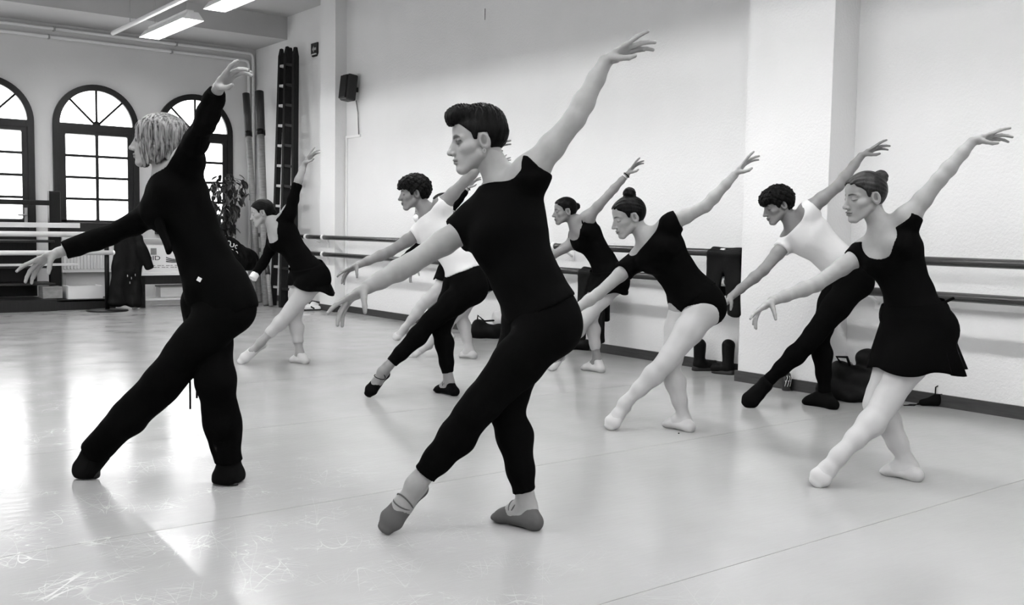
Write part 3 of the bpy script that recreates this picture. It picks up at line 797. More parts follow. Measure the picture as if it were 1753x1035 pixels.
def cap2(X, A, Z, p, q, r0, r1):
    d = np.array(q) - np.array(p); L = d @ d
    t = np.clip(((X - p[0]) * d[0] + (A - p[1]) * d[1] + (Z - p[2]) * d[2]) / L, 0, 1)
    return np.sqrt((X - p[0] - t * d[0]) ** 2 + (A - p[1] - t * d[1]) ** 2 + (Z - p[2] - t * d[2]) ** 2) - (r0 + t * (r1 - r0))
def el(x, y, z, r):
    k0 = np.sqrt((x / r[0]) ** 2 + (y / r[1]) ** 2 + (z / r[2]) ** 2) + 1e-6
    k1 = np.sqrt((x / r[0] ** 2) ** 2 + (y / r[1] ** 2) ** 2 + (z / r[2] ** 2) ** 2) + 1e-6
    return k0 * (k0 - 1) / k1
def head_f(X, Y, Z, nb, rn, fem):
    A = np.abs(Y); w = 0.93 if fem else 1.0
    f = el(X + 1.2, Y, Z - 2.8, (9.4, 7.3, 8.5))
    f = smin(f, el(X - 3.0, Y, Z - 4.0, (5.5, 6.1 * w, 5.2)), 1.5)
    f = smin(f, el(X - 3.0, Y, Z + 2.4, (5.3, 5.4 * w, 7.4)), 2.0)
    f = smin(f, cap2(X, A, Z, (0.4, 5.0 * w, -4.8), (6.2, 1.5, -9.7), 1.8, 1.5 if fem else 1.8), 1.8)
    f = smin(f, cap2(X, A, Z, (5.0, 4.2 * w, -2.2), (3.0, 5.2 * w, -1.8), 1.7, 1.6), 1.6)
    f = smin(f, el(X - 7.0, Y, Z + 9.5, (1.75, 2.1, 1.6)), 1.4)
    f = smin(f, el(X - 6.6, Y, Z + 6.2, (2.3, 2.9, 2.5)), 1.6)
    f = smin(f, cap2(X, A, Z, (7.7, 0.8, 1.7), (6.1, 4.7, 1.5), 0.95, 0.8), 1.0)
    f = smax(f, -(np.sqrt((X - 9.3) ** 2 + (A - 3.2) ** 2 + (Z + 0.25) ** 2) - 2.05), 0.9)
    f = smin(f, np.sqrt((X - 6.75) ** 2 + (A - 3.1) ** 2 + (Z + 0.2) ** 2) - 1.35, 0.35)
    f = smin(f, cap2(X, Y, Z, (8.0, 0, 1.1), (10.4, 0, -3.2), 0.75, 0.85), 0.9)
    f = smin(f, cap2(X, Y, Z, (7.0, 0, -0.4), (8.7, 0, -3.5), 0.9, 1.25), 0.9)
    f = smin(f, el(X - 10.4, Y, Z + 3.55, (1.15, 1.05, 0.9)), 0.6)
    f = smin(f, np.sqrt((X - 9.3) ** 2 + (A - 1.2) ** 2 + (Z + 3.95) ** 2) - 0.78, 0.5)
    f = smin(f, el(X - 8.75, Y, Z + 6.05, (0.95, 2.2, 0.55)), 0.35)
    f = smin(f, el(X - 8.55, Y, Z + 7.15, (0.95, 1.9, 0.65)), 0.35)
    ex = (X + 1.3) * 0.97 - (Z + 0.6) * 0.22; ez = (Z + 0.6) * 0.97 + (X + 1.3) * 0.22
    e = el(ex, A - 7.45 + 0.22 * ex, ez, (1.95, 0.9, 3.1))
    e = smax(e, -el(ex - 0.35, A - 8.15 + 0.22 * ex, ez - 0.45, (1.25, 0.75, 2.1)), 0.2)
    e = smin(e, el(ex + 0.25, A - 7.75 + 0.22 * ex, ez - 0.2, (0.35, 0.45, 1.5)), 0.3)
    f = smin(f, e, 0.35)
    f = smin(f, cap2(X, Y, Z, (-2.6, 0, -4.5), nb, rn, rn), 2.2)
    return f
def head_tone(x, y, z, eye):
    """natural colouring of lips, brows, lashes, eyes; painted shade in nostrils, ear hollow, lip parting (soft edged)"""
    A = np.abs(y); t = np.ones(len(x))
    def put(d, w, val, ok):                       # d < 0 inside, feathered over w
        m = np.clip(0.5 - d / w, 0, 1) * ok
        t[:] = t * (1 - m) + val * m
    put(np.sqrt(((z + 6.1) / 0.65) ** 2 + (y / 2.1) ** 2) - 1, .4, .55, x > 7.8)
    put(np.sqrt(((z + 7.15) / 0.7) ** 2 + (y / 1.8) ** 2) - 1, .4, .55, x > 7.8)
    put(np.maximum(np.abs(z + 6.6) - .2, A - 2.1), .3, .25, x > 8.0)  # crease between the lips, its shade painted as a dark line
    th = (0.62 if eye == 'open' else 0.36) * np.clip((5.4 - A) / 2.2, .35, 1)
    put(np.maximum(np.abs(z - (1.75 + 0.35 * np.sin((A - 1.0) / 3.6 * 3.1))) - th, np.maximum(1.0 - A, A - 4.9)), .35, .12, x > 5.0)
    if eye == 'open':
        put(np.sqrt(((z + 0.15) / 0.85) ** 2 + ((A - 3.1) / 1.75) ** 2) - 1, .4, .22, x > 6.0)
        put(np.maximum(np.abs(z - 0.45) - .28, np.abs(A - 3.1) - 1.6), .3, .06, x > 6.0)
    else:
        put(np.maximum(np.abs(z + 0.75 - 0.12 * (A - 3.1) ** 2) - .2, np.abs(A - 3.2) - 1.4), .3, .10, x > 6.2)
    put(np.sqrt(((z + 4.3) / .35) ** 2 + ((A - .75) / .5) ** 2 + ((x - 9.8) / .8) ** 2) - 1, .5, .2, x > 8.5)  # shade of the nostril openings painted into the skin tone
    put(np.sqrt(((x + .95) / 1.0) ** 2 + ((z + .1) / 1.7) ** 2) - 1, .4, .55, A > 7.0)  # ear hollow darkened in colour to stand for its shade
    return t
HLX = [-13, -8, -4.4, -3.4, -2.7, 0.8, 1.3, 2.5, 3.1, 5, 7, 9.5]
HLZ = [-8, -7.6, -5.6, -3.2, 2.4, 2.5, 0.2, 0.4, 2.7, 4.6, 6.6, 7.6]
def hair_f(X, Y, Z, st, bun):
    A = np.abs(Y); n = lambda a, b, c, ph: np.sin(X * a + ph) * np.sin(Y * b + ph * 1.7) * np.sin(Z * c + ph * 0.6)
    hl = np.interp(X, HLX, HLZ)
    if st in ('bun', 'low'):
        g = 0.62
        f = el(X + 1.2, Y, Z - 2.8, (9.4 + g, 7.3 + g, 8.5 + g)); f = smin(f, el(X - 3.0, Y, Z - 4.0, (5.5 + g, 6.1 + g, 5.2 + g)), 1.5)
        f = smax(f, (hl - Z) * 0.8 + 0.3 * np.sin(A * 2.3), 0.5) + 0.07 * np.sin(X * 1.1 + np.arctan2(Y, Z) * 26)
        f = smin(f, el(X - bun[0], Y, Z - bun[1], (bun[2], bun[2] * 1.12, bun[2])) + 0.16 * np.sin(6 * np.arctan2(Y, Z - bun[1]) + 1.4 * (X - bun[0])) + 0.1 * n(2, 2, 2, 1), 0.7)
        return f
    if st == 'quiff':
        g = 0.5
        side = smin(el(X + 1.2, Y, Z - 2.8, (9.4 + g, 7.3 + g, 8.5 + g)), el(X - 3.0, Y, Z - 4.0, (5.5 + g, 6.1 + g, 5.2 + g)), 1.5)
        side = smax(side, (hl - Z) * 0.8, 0.4)
        top = smin(el(X + 1.5, Y, Z - 7.8, (9.0, 6.6, 5.4)), el(X - 5.4, Y, Z - 9.6, (4.4, 5.2, 3.9)), 2.0)
        top = smin(top, el(X - 9.0, Y - 0.5, Z - 8.9, (1.9, 3.6, 3.0)), 1.2)
        top = smin(top, el(X + 6.5, Y, Z - 3.2, (5.3, 6.5, 6.8)), 2.0)
        top = top + 0.22 * np.sin(X * 2.1 + 0.9 * np.sin(Y * 1.6)) * np.sin(Y * 2.4 + Z * 0.7) + 0.13 * np.sin(X * 5 + Z * 2) * np.sin(Y * 4.2) + 0.35 * np.maximum(0, Z - 9.5) * 0.25 * np.sin(X * 3.1) * np.sin(Y * 2.7 + 1)
        return smin(side, top, 0.8)
    if st in ('mop', 'curl'):
        g = 1.9
        f = smin(el(X + 1.3, Y, Z - 3.0, (9.4 + g, 7.3 + g, 8.5 + g)), el(X - 3.0, Y, Z - 5.2, (5.9 + g, 6.4 + g, 4.6 + g)), 1.8)
        hh = np.interp(X, [-13, -8, -4.4, -3.4, -2.7, 0.8, 1.3, 2.8, 3.4, 5, 7.5, 9.5], [-6, -5.6, -4.6, -2.2, 1.2, 1.2, -1.6, -1.0, 1.6, 3.0, 4.0, 3.4])
        f = smax(f, (hh - Z) * 0.8 + 0.5 * np.sin(A * 1.9 + X), 0.6)
        f = f + 0.55 * n(1.15, 1.25, 1.2, 0.4) + 0.38 * n(2.3, 2.1, 2.4, 1.3) + 0.16 * np.sin(4.5 * X + 2 * np.sin(2 * Z)) * np.sin(4.1 * Y + Z)
        if st == 'curl': f = smin(f, el(X - 8.6, Y - 2.2, Z - 6.0, (2.0, 3.0, 2.2)) + 0.3 * n(2.6, 2.6, 2.6, 0.3), 0.8)
        else: f = smin(f, el(X - 7.6, Y, Z - 4.4, (2.8, 5.4, 2.8)) + 0.45 * n(2.1, 2.3, 2.2, 0.3), 1.0)
        return f
    if st == 'bob':
        f = el(X + 2.3, Y, Z - 2.6, (11.3, 8.9, 9.6))
        R = np.sqrt(((X + 2.3) / 11.3) ** 2 + (Y / 8.9) ** 2)
        th = np.arctan2(Y, X + 2.0)
        cyl = np.maximum((R - 1.0 + 0.022 * np.maximum(0, 1 - Z)) * 8.9, np.maximum(Z - 2.6, -9.0 + 0.9 * np.sin(th * 7) + 0.5 * np.sin(th * 17) - 0.18 * (X + 2) - Z))
        f = np.minimum(f, cyl)
        face = el(X - 9.6, Y, Z + 4.0, (6.6, 6.4, 9.6)); f = smax(f, -face, 0.8)
        f = np.maximum(f, -(el(X + 1.0, Y, Z + 3.0, (8.0, 6.6, 12.5))))                    # hollow under the curtain of hair
        fd = np.clip((11.0 - Z) / 5, 0, 1); f = f + fd * (0.42 * np.sin(th * 19 + 1.2 * np.sin(Z * 0.35 + th * 3)) + 0.10 * Z / 9 * np.sin(th * 9) + 0.17 * np.sin(th * 41 + 1.5 * np.sin(Z * 0.5)) + 0.08 * np.sin(th * 73 + 0.6 * Z))
        return f

def ring_mesh(c, ax_a, ax_b, ra, rb, r, n=24):
    bm = bmesh.new(); m = 8; V = []
    nn = np.cross(ax_a, ax_b)
    for i in range(n):
        a = 2 * math.pi * i / n; dirv = ax_a * math.cos(a) * ra + ax_b * math.sin(a) * rb; o = nrm(ax_a * math.cos(a) / ra + ax_b * math.sin(a) / rb)
        V.append([bm.verts.new(tuple(c + dirv + (o * math.cos(2 * math.pi * j / m) + nn * math.sin(2 * math.pi * j / m)) * r)) for j in range(m)])
    for i in range(n):
        for j in range(m): bm.faces.new((V[i][j], V[(i + 1) % n][j], V[(i + 1) % n][(j + 1) % m], V[i][(j + 1) % m]))
    return mesh_from(bm, 'ring', True)

def build_person(P):
    h = P['h']; fem = P['fem']; q = h / 1.7
    (c0, t0), (c1, t1) = gnd(*P['cR']), gnd(*P['tR'])
    base = (c0 + c1) / 2; t = (t0 + t1) / 2
    def loc(w):
        d = np.array(w) - base; return np.array([d[0] * ca + d[1] * sa, -d[0] * sa + d[1] * ca, d[2]])
    J = {}
    for k, dz in DZ.items():
        v = P[k]; J[k] = loc(px(v[0], v[1], t + (v[2] if len(v) > 2 else dz * q)))
    J['cR'] = loc(c0); J['tR'] = loc(c1)
    gl, tl = gnd(*P['tL'][:2]); J['tL'] = loc(gl)
    v = P['aL']; J['aL'] = loc(px(v[0], v[1], tl + (v[2] if len(v) > 2 else 0.03)))
    if P.get('report', REPORT):
        E = dict(uaL=('sL', 'eL', .172), faL=('eL', 'wL', .150), uaR=('sR', 'eR', .172), faR=('eR', 'wR', .150), thL=('hL', 'kL', .245), shL=('kL', 'aL', .245), thR=('hR', 'kR', .245),
                 shR=('kR', 'aR', .245), trunk=('pel', 'neck', .30), shw=('sL', 'sR', .215), hipw=('hL', 'hR', .10), ftL=('aL', 'tL', .125), ftR=('cR', 'tR', .15), nh=('neck', 'head', .10))
        print('BONES', P['id'], 't=%.2f' % t, ' '.join('%s %.2f' % (k, np.linalg.norm(J[a] - J[b]) / h / f) for k, (a, b, f) in E.items()), 'headz %.2f aR %.2f aL %.2f' % (J['head'][2], J['aR'][2], J['aL'][2]))
    root = empty('person', tuple(base), RZ)
    setp(root, P['label'], 'person', 'dancers at practice' if P['id'] != 1 else None)
    near = t < 5.2; mid = t < 7.6
    hb = 0.0075 if near else (0.010 if mid else 0.012)
    hh = 0.30 if near else (0.42 if mid else 0.55)           # head grid, cm
    hf = 0.0026 if near else (0.0034 if mid else 0.0042)
    sw = (0.9 if fem else 1.0) * P.get('w', 1.0)
    up = nrm(J['neck'] - J['pel'])
    latS = nrm(J['sL'] - J['sR']); latH = nrm(J['hL'] - J['hR']); latM = nrm(latS + latH)
    fwdS = nrm(np.cross(latS, nrm(J['neck'] - J['chest']))); fwdH = nrm(np.cross(latH, nrm(J['waist'] - J['pel'])))
    # --- torso
    pw = 1.06 if fem else 1.0
    pu = nrm(J['waist'] - J['pel'])
    S = [(J['pel'] - pu * .030 * h, .080 * h * pw, .058 * h, latH), (J['pel'] + pu * .02 * h, .086 * h * pw, .062 * h, latH), (J['waist'], .071 * h * sw, .052 * h * sw, latM),
         (J['chest'], .086 * h * sw, .061 * h * sw, latS), (lerp(J['chest'], J['neck'], .55), .080 * h * sw, .050 * h * sw, latS), (lerp(J['chest'], J['neck'], .9), .040 * h * sw, .034 * h * sw, latS)]
    torso = [Seg(a[0], b[0], a[1], b[1], a[2], b[2], a[3], b[3]) for a, b in zip(S, S[1:])]
    up4 = S[4][0]
    for s_ in ('sL', 'sR'):
        torso.append(Seg(S[5][0], lerp(S[5][0], J[s_], .85), .034 * h * sw, .030 * h * sw))
        torso.append(Seg(up4, lerp(up4, J[s_], .8), .045 * h * sw, .034 * h * sw))
    for hp in ('hL', 'hR'): torso.append(Ell(J[hp] - fwdH * .022 * h + pu * .012 * h, (.056 * h,) * 3))
    if fem:
        for s_ in (-1, 1): torso.append(Ell(J['chest'] + latS * s_ * .042 * h + fwdS * .040 * h + (J['neck'] - J['chest']) * .1, (.032 * h,) * 3))
    neck = [Seg(lerp(J['chest'], J['neck'], .95), J['head'] - nrm(J['head'] - J['neck']) * .01, .033 * h * sw, .031 * h * sw)]
    F = nrm(P['face']); U = nrm(np.cross(np.cross(F, nrm(P.get('up', (0.1, 0, 1)))), F)); Lh = np.cross(U, F)
    hu = .0101 * (h / 1.7) * P.get('hs', 1.0)                 # metres per head centimetre
    # --- limbs
    lim = {}
    for s_ in 'LR':
        Hp, K, A_ = J['h' + s_], J['k' + s_], J['a' + s_]
        d1, d2 = nrm(K - Hp), nrm(A_ - K)
        bk = nrm(d1 - d2); bk = bk if np.linalg.norm(d1 - d2) > .05 else -fwdH
        cb = -fwdH - d2 * (-fwdH @ d2); cb = nrm(cb)
        lw = P.get('lw', 1.0) * (1.0 if fem else 1.02)
        sec = [(Hp, .053), (lerp(Hp, K, .38), .0485), (lerp(Hp, K, .85), .035), (K, .0315), (lerp(K, A_, .28) + cb * .007 * h, .034), (lerp(K, A_, .62) + cb * .003 * h, .0245), (lerp(K, A_, .9), .0180), (A_, .0178)]
        lim['leg' + s_] = [Seg(a[0], b[0], a[1] * h * lw, b[1] * h * lw) for a, b in zip(sec, sec[1:])]
        Sh, E_, W = J['s' + s_], J['e' + s_], J['w' + s_]
        aw = sw * P.get('aw', 1.0)
        sec = [(Sh, .0300), (lerp(Sh, E_, .45), .0275), (E_, .0220), (lerp(E_, W, .28), .0228), (lerp(E_, W, .7), .0178), (W, .0150)]
        lim['arm' + s_] = [Seg(a[0], b[0], a[1] * h * aw, b[1] * h * aw) for a, b in zip(sec, sec[1:])]
        # foot
        if s_ == 'L':
            A0 = A_; Tt = J['tL'] + np.array([0, 0, .006 * h]); d = nrm(Tt - A0)
            pl_ = np.array(P.get('plantar', (0.45, 0.85, -0.25)))
            pl_ = nrm(pl_ - d * (pl_ @ d)); heel = A0 + pl_ * .024 * h + d * .002 * h
        else:
            A0 = A_; Tt = J['tR'] + np.array([0, 0, .010 * h]); d = nrm(Tt - J['cR']); pl_ = np.array([0, 0, -1.0])
            heel = J['cR'] + d * .018 * h; heel[2] = .0165 * h
        lt = nrm(np.cross(d, pl_))
        ins = lerp(lerp(A0, heel, .35), Tt, .42); ball = lerp(lerp(A0, heel, .6 if s_ == 'R' else .35), Tt, .74)
        if s_ == 'R': ins[2] = max(ins[2], .030 * h); ball[2] = .0140 * h
        tip = Tt - d * .007 * h
        lim['foot' + s_] = [Seg(A0, ins, .0178 * h, .0195 * h, .0178 * h, .0170 * h, lt), Seg(ins, ball, .0195 * h, .0232 * h, .0170 * h, .0115 * h, lt), Seg(ball, tip, .0232 * h, .0165 * h, .0115 * h, .0065 * h, lt),
                            Seg(A0, heel, .0175 * h, .0155 * h), Seg(heel, ball, .0150 * h, .0190 * h, .0140 * h, .0105 * h, lt)]
        P['_foot' + s_] = (A0, heel, ins, ball, Tt, d, pl_, lt)
    # --- body volume
    allp = torso + neck + sum(lim.values(), [])
    lo = np.min([p.box()[0] for p in allp], 0); hi = np.max([p.box()[1] for p in allp], 0)
    v = Vol(lo, hi, hb)
    Tg = v.group(torso + neck, .045 * q); T = np.full(v.f.shape, 1.0, np.float32); T[Tg[0]] = Tg[1]
    v.add(Tg)
    for s_ in 'LR':
        v.add(v.group(lim['arm' + s_], .02 * q), .055 * q, T)
        v.add(v.group(lim['leg' + s_] + lim['foot' + s_], .025 * q), .05 * q, T)
    parts = [v.mesh()]; tones = [np.ones(len(parts[0][0]))]
    # --- head
    rn = .0315 * h * sw / hu
    dn = J['neck'] - J['head']; nbl = np.array([dn @ F, dn @ Lh, dn @ U]) / hu
    zlo = max(-17, nbl[2])
    V = Vol((-12 + min(0, nbl[0] + 6), -9.5, zlo), (12.5, 9.5, 12.5), hh)
    G = V.grid(tuple(slice(0, n) for n in V.n)); V.f = head_f(*G, tuple(nbl), rn, fem).astype(np.float32)
    hv, hfc = V.mesh(); tn = head_tone(hv[:, 0], hv[:, 1], hv[:, 2], P.get('eye', 'closed'))
    B = np.stack([F, Lh, U]); tohead = lambda a: J['head'] + hu * (a @ B)
    parts.append((tohead(hv), hfc)); tones.append(tn)
    # --- hands
    for s_ in 'LR':
        if P.get('nohand') == s_: continue
        W, K = J['w' + s_], J['m' + s_]
        pose = P.get('hand' + s_, HIGH if s_ == 'L' else LOW)
        Tm = np.array(P.get('thumb' + s_, (0.0, -0.85, 0.45 if s_ == 'L' else 0.25)))
        palm, gr = hand_prims(W, K, Tm, s_ == 'L', (.106 if not fem else .102) * h * P.get('hand', 1.0), pose)
        ap = palm + sum(gr, [])
        lo = np.min([p.box()[0] for p in ap], 0); hi = np.max([p.box()[1] for p in ap], 0)
        v = Vol(lo - .01, hi + .01, hf)
        arm_end = [lim['arm' + s_][-1]]
        pg = v.group(palm + arm_end, .012); Tp = np.full(v.f.shape, 1.0, np.float32); Tp[pg[0]] = pg[1]; v.add(pg)
        for i, g in enumerate(gr): v.add(v.group(g, .003), .012 if i == 0 else .006, Tp)
        pm = v.mesh(); parts.append(pm); tones.append(np.ones(len(pm[0])))
    me = to_mesh('body', parts, np.concatenate(tones).astype(np.float32))
    link('body', me, P.get('skin', m_skin), root)
    # --- hair
    st = P['hair']
    V = Vol((-16, -11.5, -13), (12.5, 11.5, 17), hh * 0.9 if st != 'bob' else hh * 0.75)
    G = V.grid(tuple(slice(0, n) for n in V.n)); V.f = np.broadcast_to(hair_f(*G, st, P.get('bun', (-7, 7, 3.4))), tuple(V.n)).astype(np.float32).copy()
    a, b = V.mesh(); link('hair', to_mesh('hair', [(tohead(a), b)]), P.get('hairm', m_hair), root)
    for e_ in P.get('extra_head', ()):
        if e_ == 'mask':
            V = Vol((2, -8, -12), (13, 8, 0), hh); G = V.grid(tuple(slice(0, n) for n in V.n))
            f = smin(el(G[0] - 6.2, G[1], G[2] + 6.0, (5.2, 5.6, 5.0)), el(G[0] - 9.5, G[1], G[2] + 4.5, (2.2, 2.0, 2.6)), 1.0)
            V.f = np.broadcast_to(f, tuple(V.n)).astype(np.float32).copy(); a, b = V.mesh()
            link('face_mask', to_mesh('face_mask', [(tohead(a), b)]), m_card, root)
        if e_ == 'earring':
            c = tohead(np.array([[-0.6, 8.0, -4.0]]))[0]; link('earring', ring_mesh(c, F, U, .006, .008, .0018, 12), m_metal, root)
    # --- clothes
    def garment(name, m, groups, k=.05, wr=0.0, hres=None, freq=40.0, subs=(), seed=1, gcuts=(), kc=.045):
        """groups: list of (prims, cuts, is_core)"""
        al = sum([g[0] for g in groups], [])
        lo = np.min([p.box()[0] for p in al], 0); hi = np.max([p.box()[1] for p in al], 0)
        v = Vol(lo, hi, hres or hb)
        T = np.full(v.f.shape, 1.0, np.float32)
        for pr, cu, core in groups:
            if core: g = v.group(pr, min(.045 * q, kc), cu); T[g[0]] = np.minimum(T[g[0]], g[1]); v.add(g)
        for pr, cu, core in groups:
            if not core: v.add(v.group(pr, .025 * q, cu), k, T)
        if wr: v.wrinkle(wr, freq, seed)
        G = v.grid(tuple(slice(0, n) for n in v.n))
        for p in subs: v.f = smax(v.f, -p.dist(*G).astype(np.float32), 0.006)
        for pt, nn in gcuts: v.f = np.maximum(v.f, (G[0] - pt[0]) * nn[0] + (G[1] - pt[1]) * nn[1] + (G[2] - pt[2]) * nn[2]).astype(np.float32)
        return link(name, to_mesh(name, [v.mesh()]), m, root)
    def gp(ps, g, g1=None): return [p.grow(g, g1) for p in ps]
    def cutat(a, b, tt): d = nrm(J[b] - J[a]); return (lerp(J[a], J[b], tt), d)      # keep the side of a
    ctx = dict(J=J, h=h, q=q, torso=torso, neck=neck, lim=lim, garment=garment, gp=gp, cutat=cutat, root=root, latS=latS, latH=latH, latM=latM, fwdS=fwdS, fwdH=fwdH, pu=pu, up=up, S=S, P=P, tohead=tohead, F=F, U=U, Lh=Lh, hb=hb)
    P['wear'](ctx)
    return root

# ------------------------------------------------------------------ clothes
def neck_sub(c, r=.062, drop=0.0, front=0.0):
    J, h = c['J'], c['h']
    return Ell(J['neck'] + c['fwdS'] * front * h + nrm(J['neck'] - J['chest']) * (.03 - drop) * h, (r * h, r * h, r * h))
def top(c, name, m, g=.012, sleeves=(.5, .5), hem=None, sub=(), wr=.0015, sg=.012, long_=False):
    """shirt or leotard: sleeves as a fraction of the upper arm (over 1 runs down the forearm), hem = cut below the pelvis in heights"""
    J, h = c['J'], c['h']; G = []
    low = J['pel'] - c['pu'] * (.035 if hem is None else hem) * h
    tp = c['gp'](c['torso'], g)
    G.append((tp, [(low, -c['pu']), (lerp(J['chest'], J['neck'], 1.0), nrm(J['neck'] - J['chest']))], True))
    for s_, f in zip('LR', sleeves):
        arm = c['lim']['arm' + s_]
        if f <= 0: continue
        if f <= 1: G.append((c['gp'](arm[:2], sg), [c['cutat']('s' + s_, 'e' + s_, f)], False))
        else: G.append((c['gp'](arm, sg * .8), [c['cutat']('e' + s_, 'w' + s_, f - 1)], False))
    c['garment'](name, m, G, .04 * c['q'], wr, None, 36.0, list(sub), c['P']['id'])
def legs(c, name, m, g=.004, cut=.86, hip=True, hipcut=.055, feet=False, prims=None, wr=0.0, kcol=.05):
    J, h = c['J'], c['h']; G = []
    if hip: G.append((c['gp'](c['torso'][:3] + [p for p in c['torso'] if isinstance(p, Ell)][:2], g), [(J['pel'] + c['pu'] * hipcut * h, c['pu'])], True))
    for s_ in 'LR':
        L = prims[s_] if prims else c['gp'](c['lim']['leg' + s_] + (c['lim']['foot' + s_] if feet else []), g)
        cu = [] if feet or cut is None else [c['cutat']('k' + s_, 'a' + s_, cut)]
        G.append((L, cu, False) if hip else (L, cu + [(J['pel'] + c['pu'] * .0 * h, c['pu'])], False))
    c['garment'](name, m, G, kcol, wr, None, 34.0, seed=c['P']['id'])
def tip_of(Tt, d, h): return Tt - d * .007 * h
def slippers(c, m, g=.0035, open_=True, straps=None, sole=True):
    h = c['h']
    for s_ in 'LR':
        A0, heel, ins, ball, Tt, d, pl_, lt = c['P']['_foot' + s_]
        pr = c['gp'](c['lim']['foot' + s_][1:], g)
        ax = np.stack([d, lt, pl_])
        subs = []
        if open_:
            ctr = lerp(A0, ins, .45) - pl_ * .020 * h
            subs = [Ell(ctr, (.042 * h, .021 * h, .026 * h), ax), Seg(A0 - pl_ * .016 * h - (d * .006 * h), A0 - pl_ * .10 * h, .023 * h, .04 * h)]
        o = c['garment']('ballet_slipper', m, [(pr, [], True)], subs=subs, hres=min(c['hb'], .006), kc=.02)
        if sole:
            so = [Seg(heel + pl_ * .0145 * h, ball + pl_ * .0105 * h, .012 * h, .017 * h, .0035, .0035, lt), Seg(ball + pl_ * .0105 * h, tip_of(Tt, d, h) + pl_ * .006 * h, .017 * h, .012 * h, .0035, .0035, lt)]
            c['garment']('slipper_sole', m_sole, [(so, [], True)], hres=.004, kc=.01, gcuts=[((0, 0, .0005), (0, 0, -1.0))]).parent = o
        if straps:
            for (t_, tilt) in straps:
                cc = lerp(A0, ins, t_) ; axb = nrm(pl_ + d * tilt)
                link('elastic_strap', ring_mesh(cc, lt, axb, .0222 * h, .0215 * h, .0030), m, o)
def skirt(c, m, top_r, bot_r, top_c, bot_c, rip=.012, n=72, rows=14, nrip=11, ph=0.0, lift=None, sheer=False):
    """wrap skirt hung from the waist: flares from an ellipse at the waist to a rippled hem"""
    bm = bmesh.new(); R = []; CC = []
    la0, fw0 = c['latH'], c['fwdH']; z_ = np.array([0, 0, 1.0]) + np.array(c['P']['skirt'].get('tilt', (0, 0, 0)))
    z_ = nrm(z_); la1 = nrm(la0 - z_ * (la0 @ z_)); fw1 = nrm(np.cross(la1, z_))
    for j in range(rows + 1):
        u = j / rows; e = u ** 0.75; C0 = lerp(top_c, bot_c, u); ring = []; la = nrm(lerp(la0, la1, e)); fw = nrm(lerp(fw0, fw1, e))
        for i in range(n):
            a = 2 * math.pi * i / n
            ra = top_r[0] + (bot_r[0] - top_r[0]) * e; rb = top_r[1] + (bot_r[1] - top_r[1]) * e
            w = 1 + rip / .15 * u ** 1.6 * (math.sin(nrip * a + ph) + .5 * math.sin((nrip * 1.7 // 1) * a + 1.3 + ph))
            p = C0 + la * math.cos(a) * ra * w + fw * math.sin(a) * rb * w
            if lift is not None: p = p + np.array(lift) * u * (0.5 + 0.5 * math.cos(a - c.get('lifta', math.pi * 1.5)))
            p = p + np.array([0, 0, 1]) * u * .012 * math.sin(5 * a + ph)
            ring.append(p)
        R.append(ring)
        CC.append(C0)
    A = np.array(R); C1 = np.array(CC)[:, None, :]
    pr = c['torso'][:3] + [p for p in c['torso'] if isinstance(p, Ell)][:2] + c['lim']['legL'][:3] + c['lim']['legR'][:3]
    for it in range(14):                                   # drape the cloth clear of hips and thighs
        d = np.min([p.dist(A[..., 0], A[..., 1], A[..., 2]) for p in pr], 0)
        o_ = A - C1; o_[..., 2] *= .3; o_ /= np.linalg.norm(o_, axis=-1, keepdims=True) + 1e-9
        A = A + o_ * np.maximum(0, .036 - d)[..., None]
    for it in range(2): A = .5 * A + .25 * (np.roll(A, 1, 1) + np.roll(A, -1, 1))
    R = [[bm.verts.new(tuple(p)) for p in row] for row in A]
    for a, b in zip(R, R[1:]):
        for i in range(n): bm.faces.new((a[i], a[(i + 1) % n], b[(i + 1) % n], b[i]))
    o = link('skirt', mesh_from(bm, 'skirt', True), m, c['root'])
    sm = o.modifiers.new('cloth', 'SOLIDIFY'); sm.thickness = .002
    return o
def sheer_mat():
    def f(nt, b): b.inputs['Alpha'].default_value = 0.97
    return mat('black_chiffon', 0.0018, 0.9, 0.03, f)
m_chif = sheer_mat()

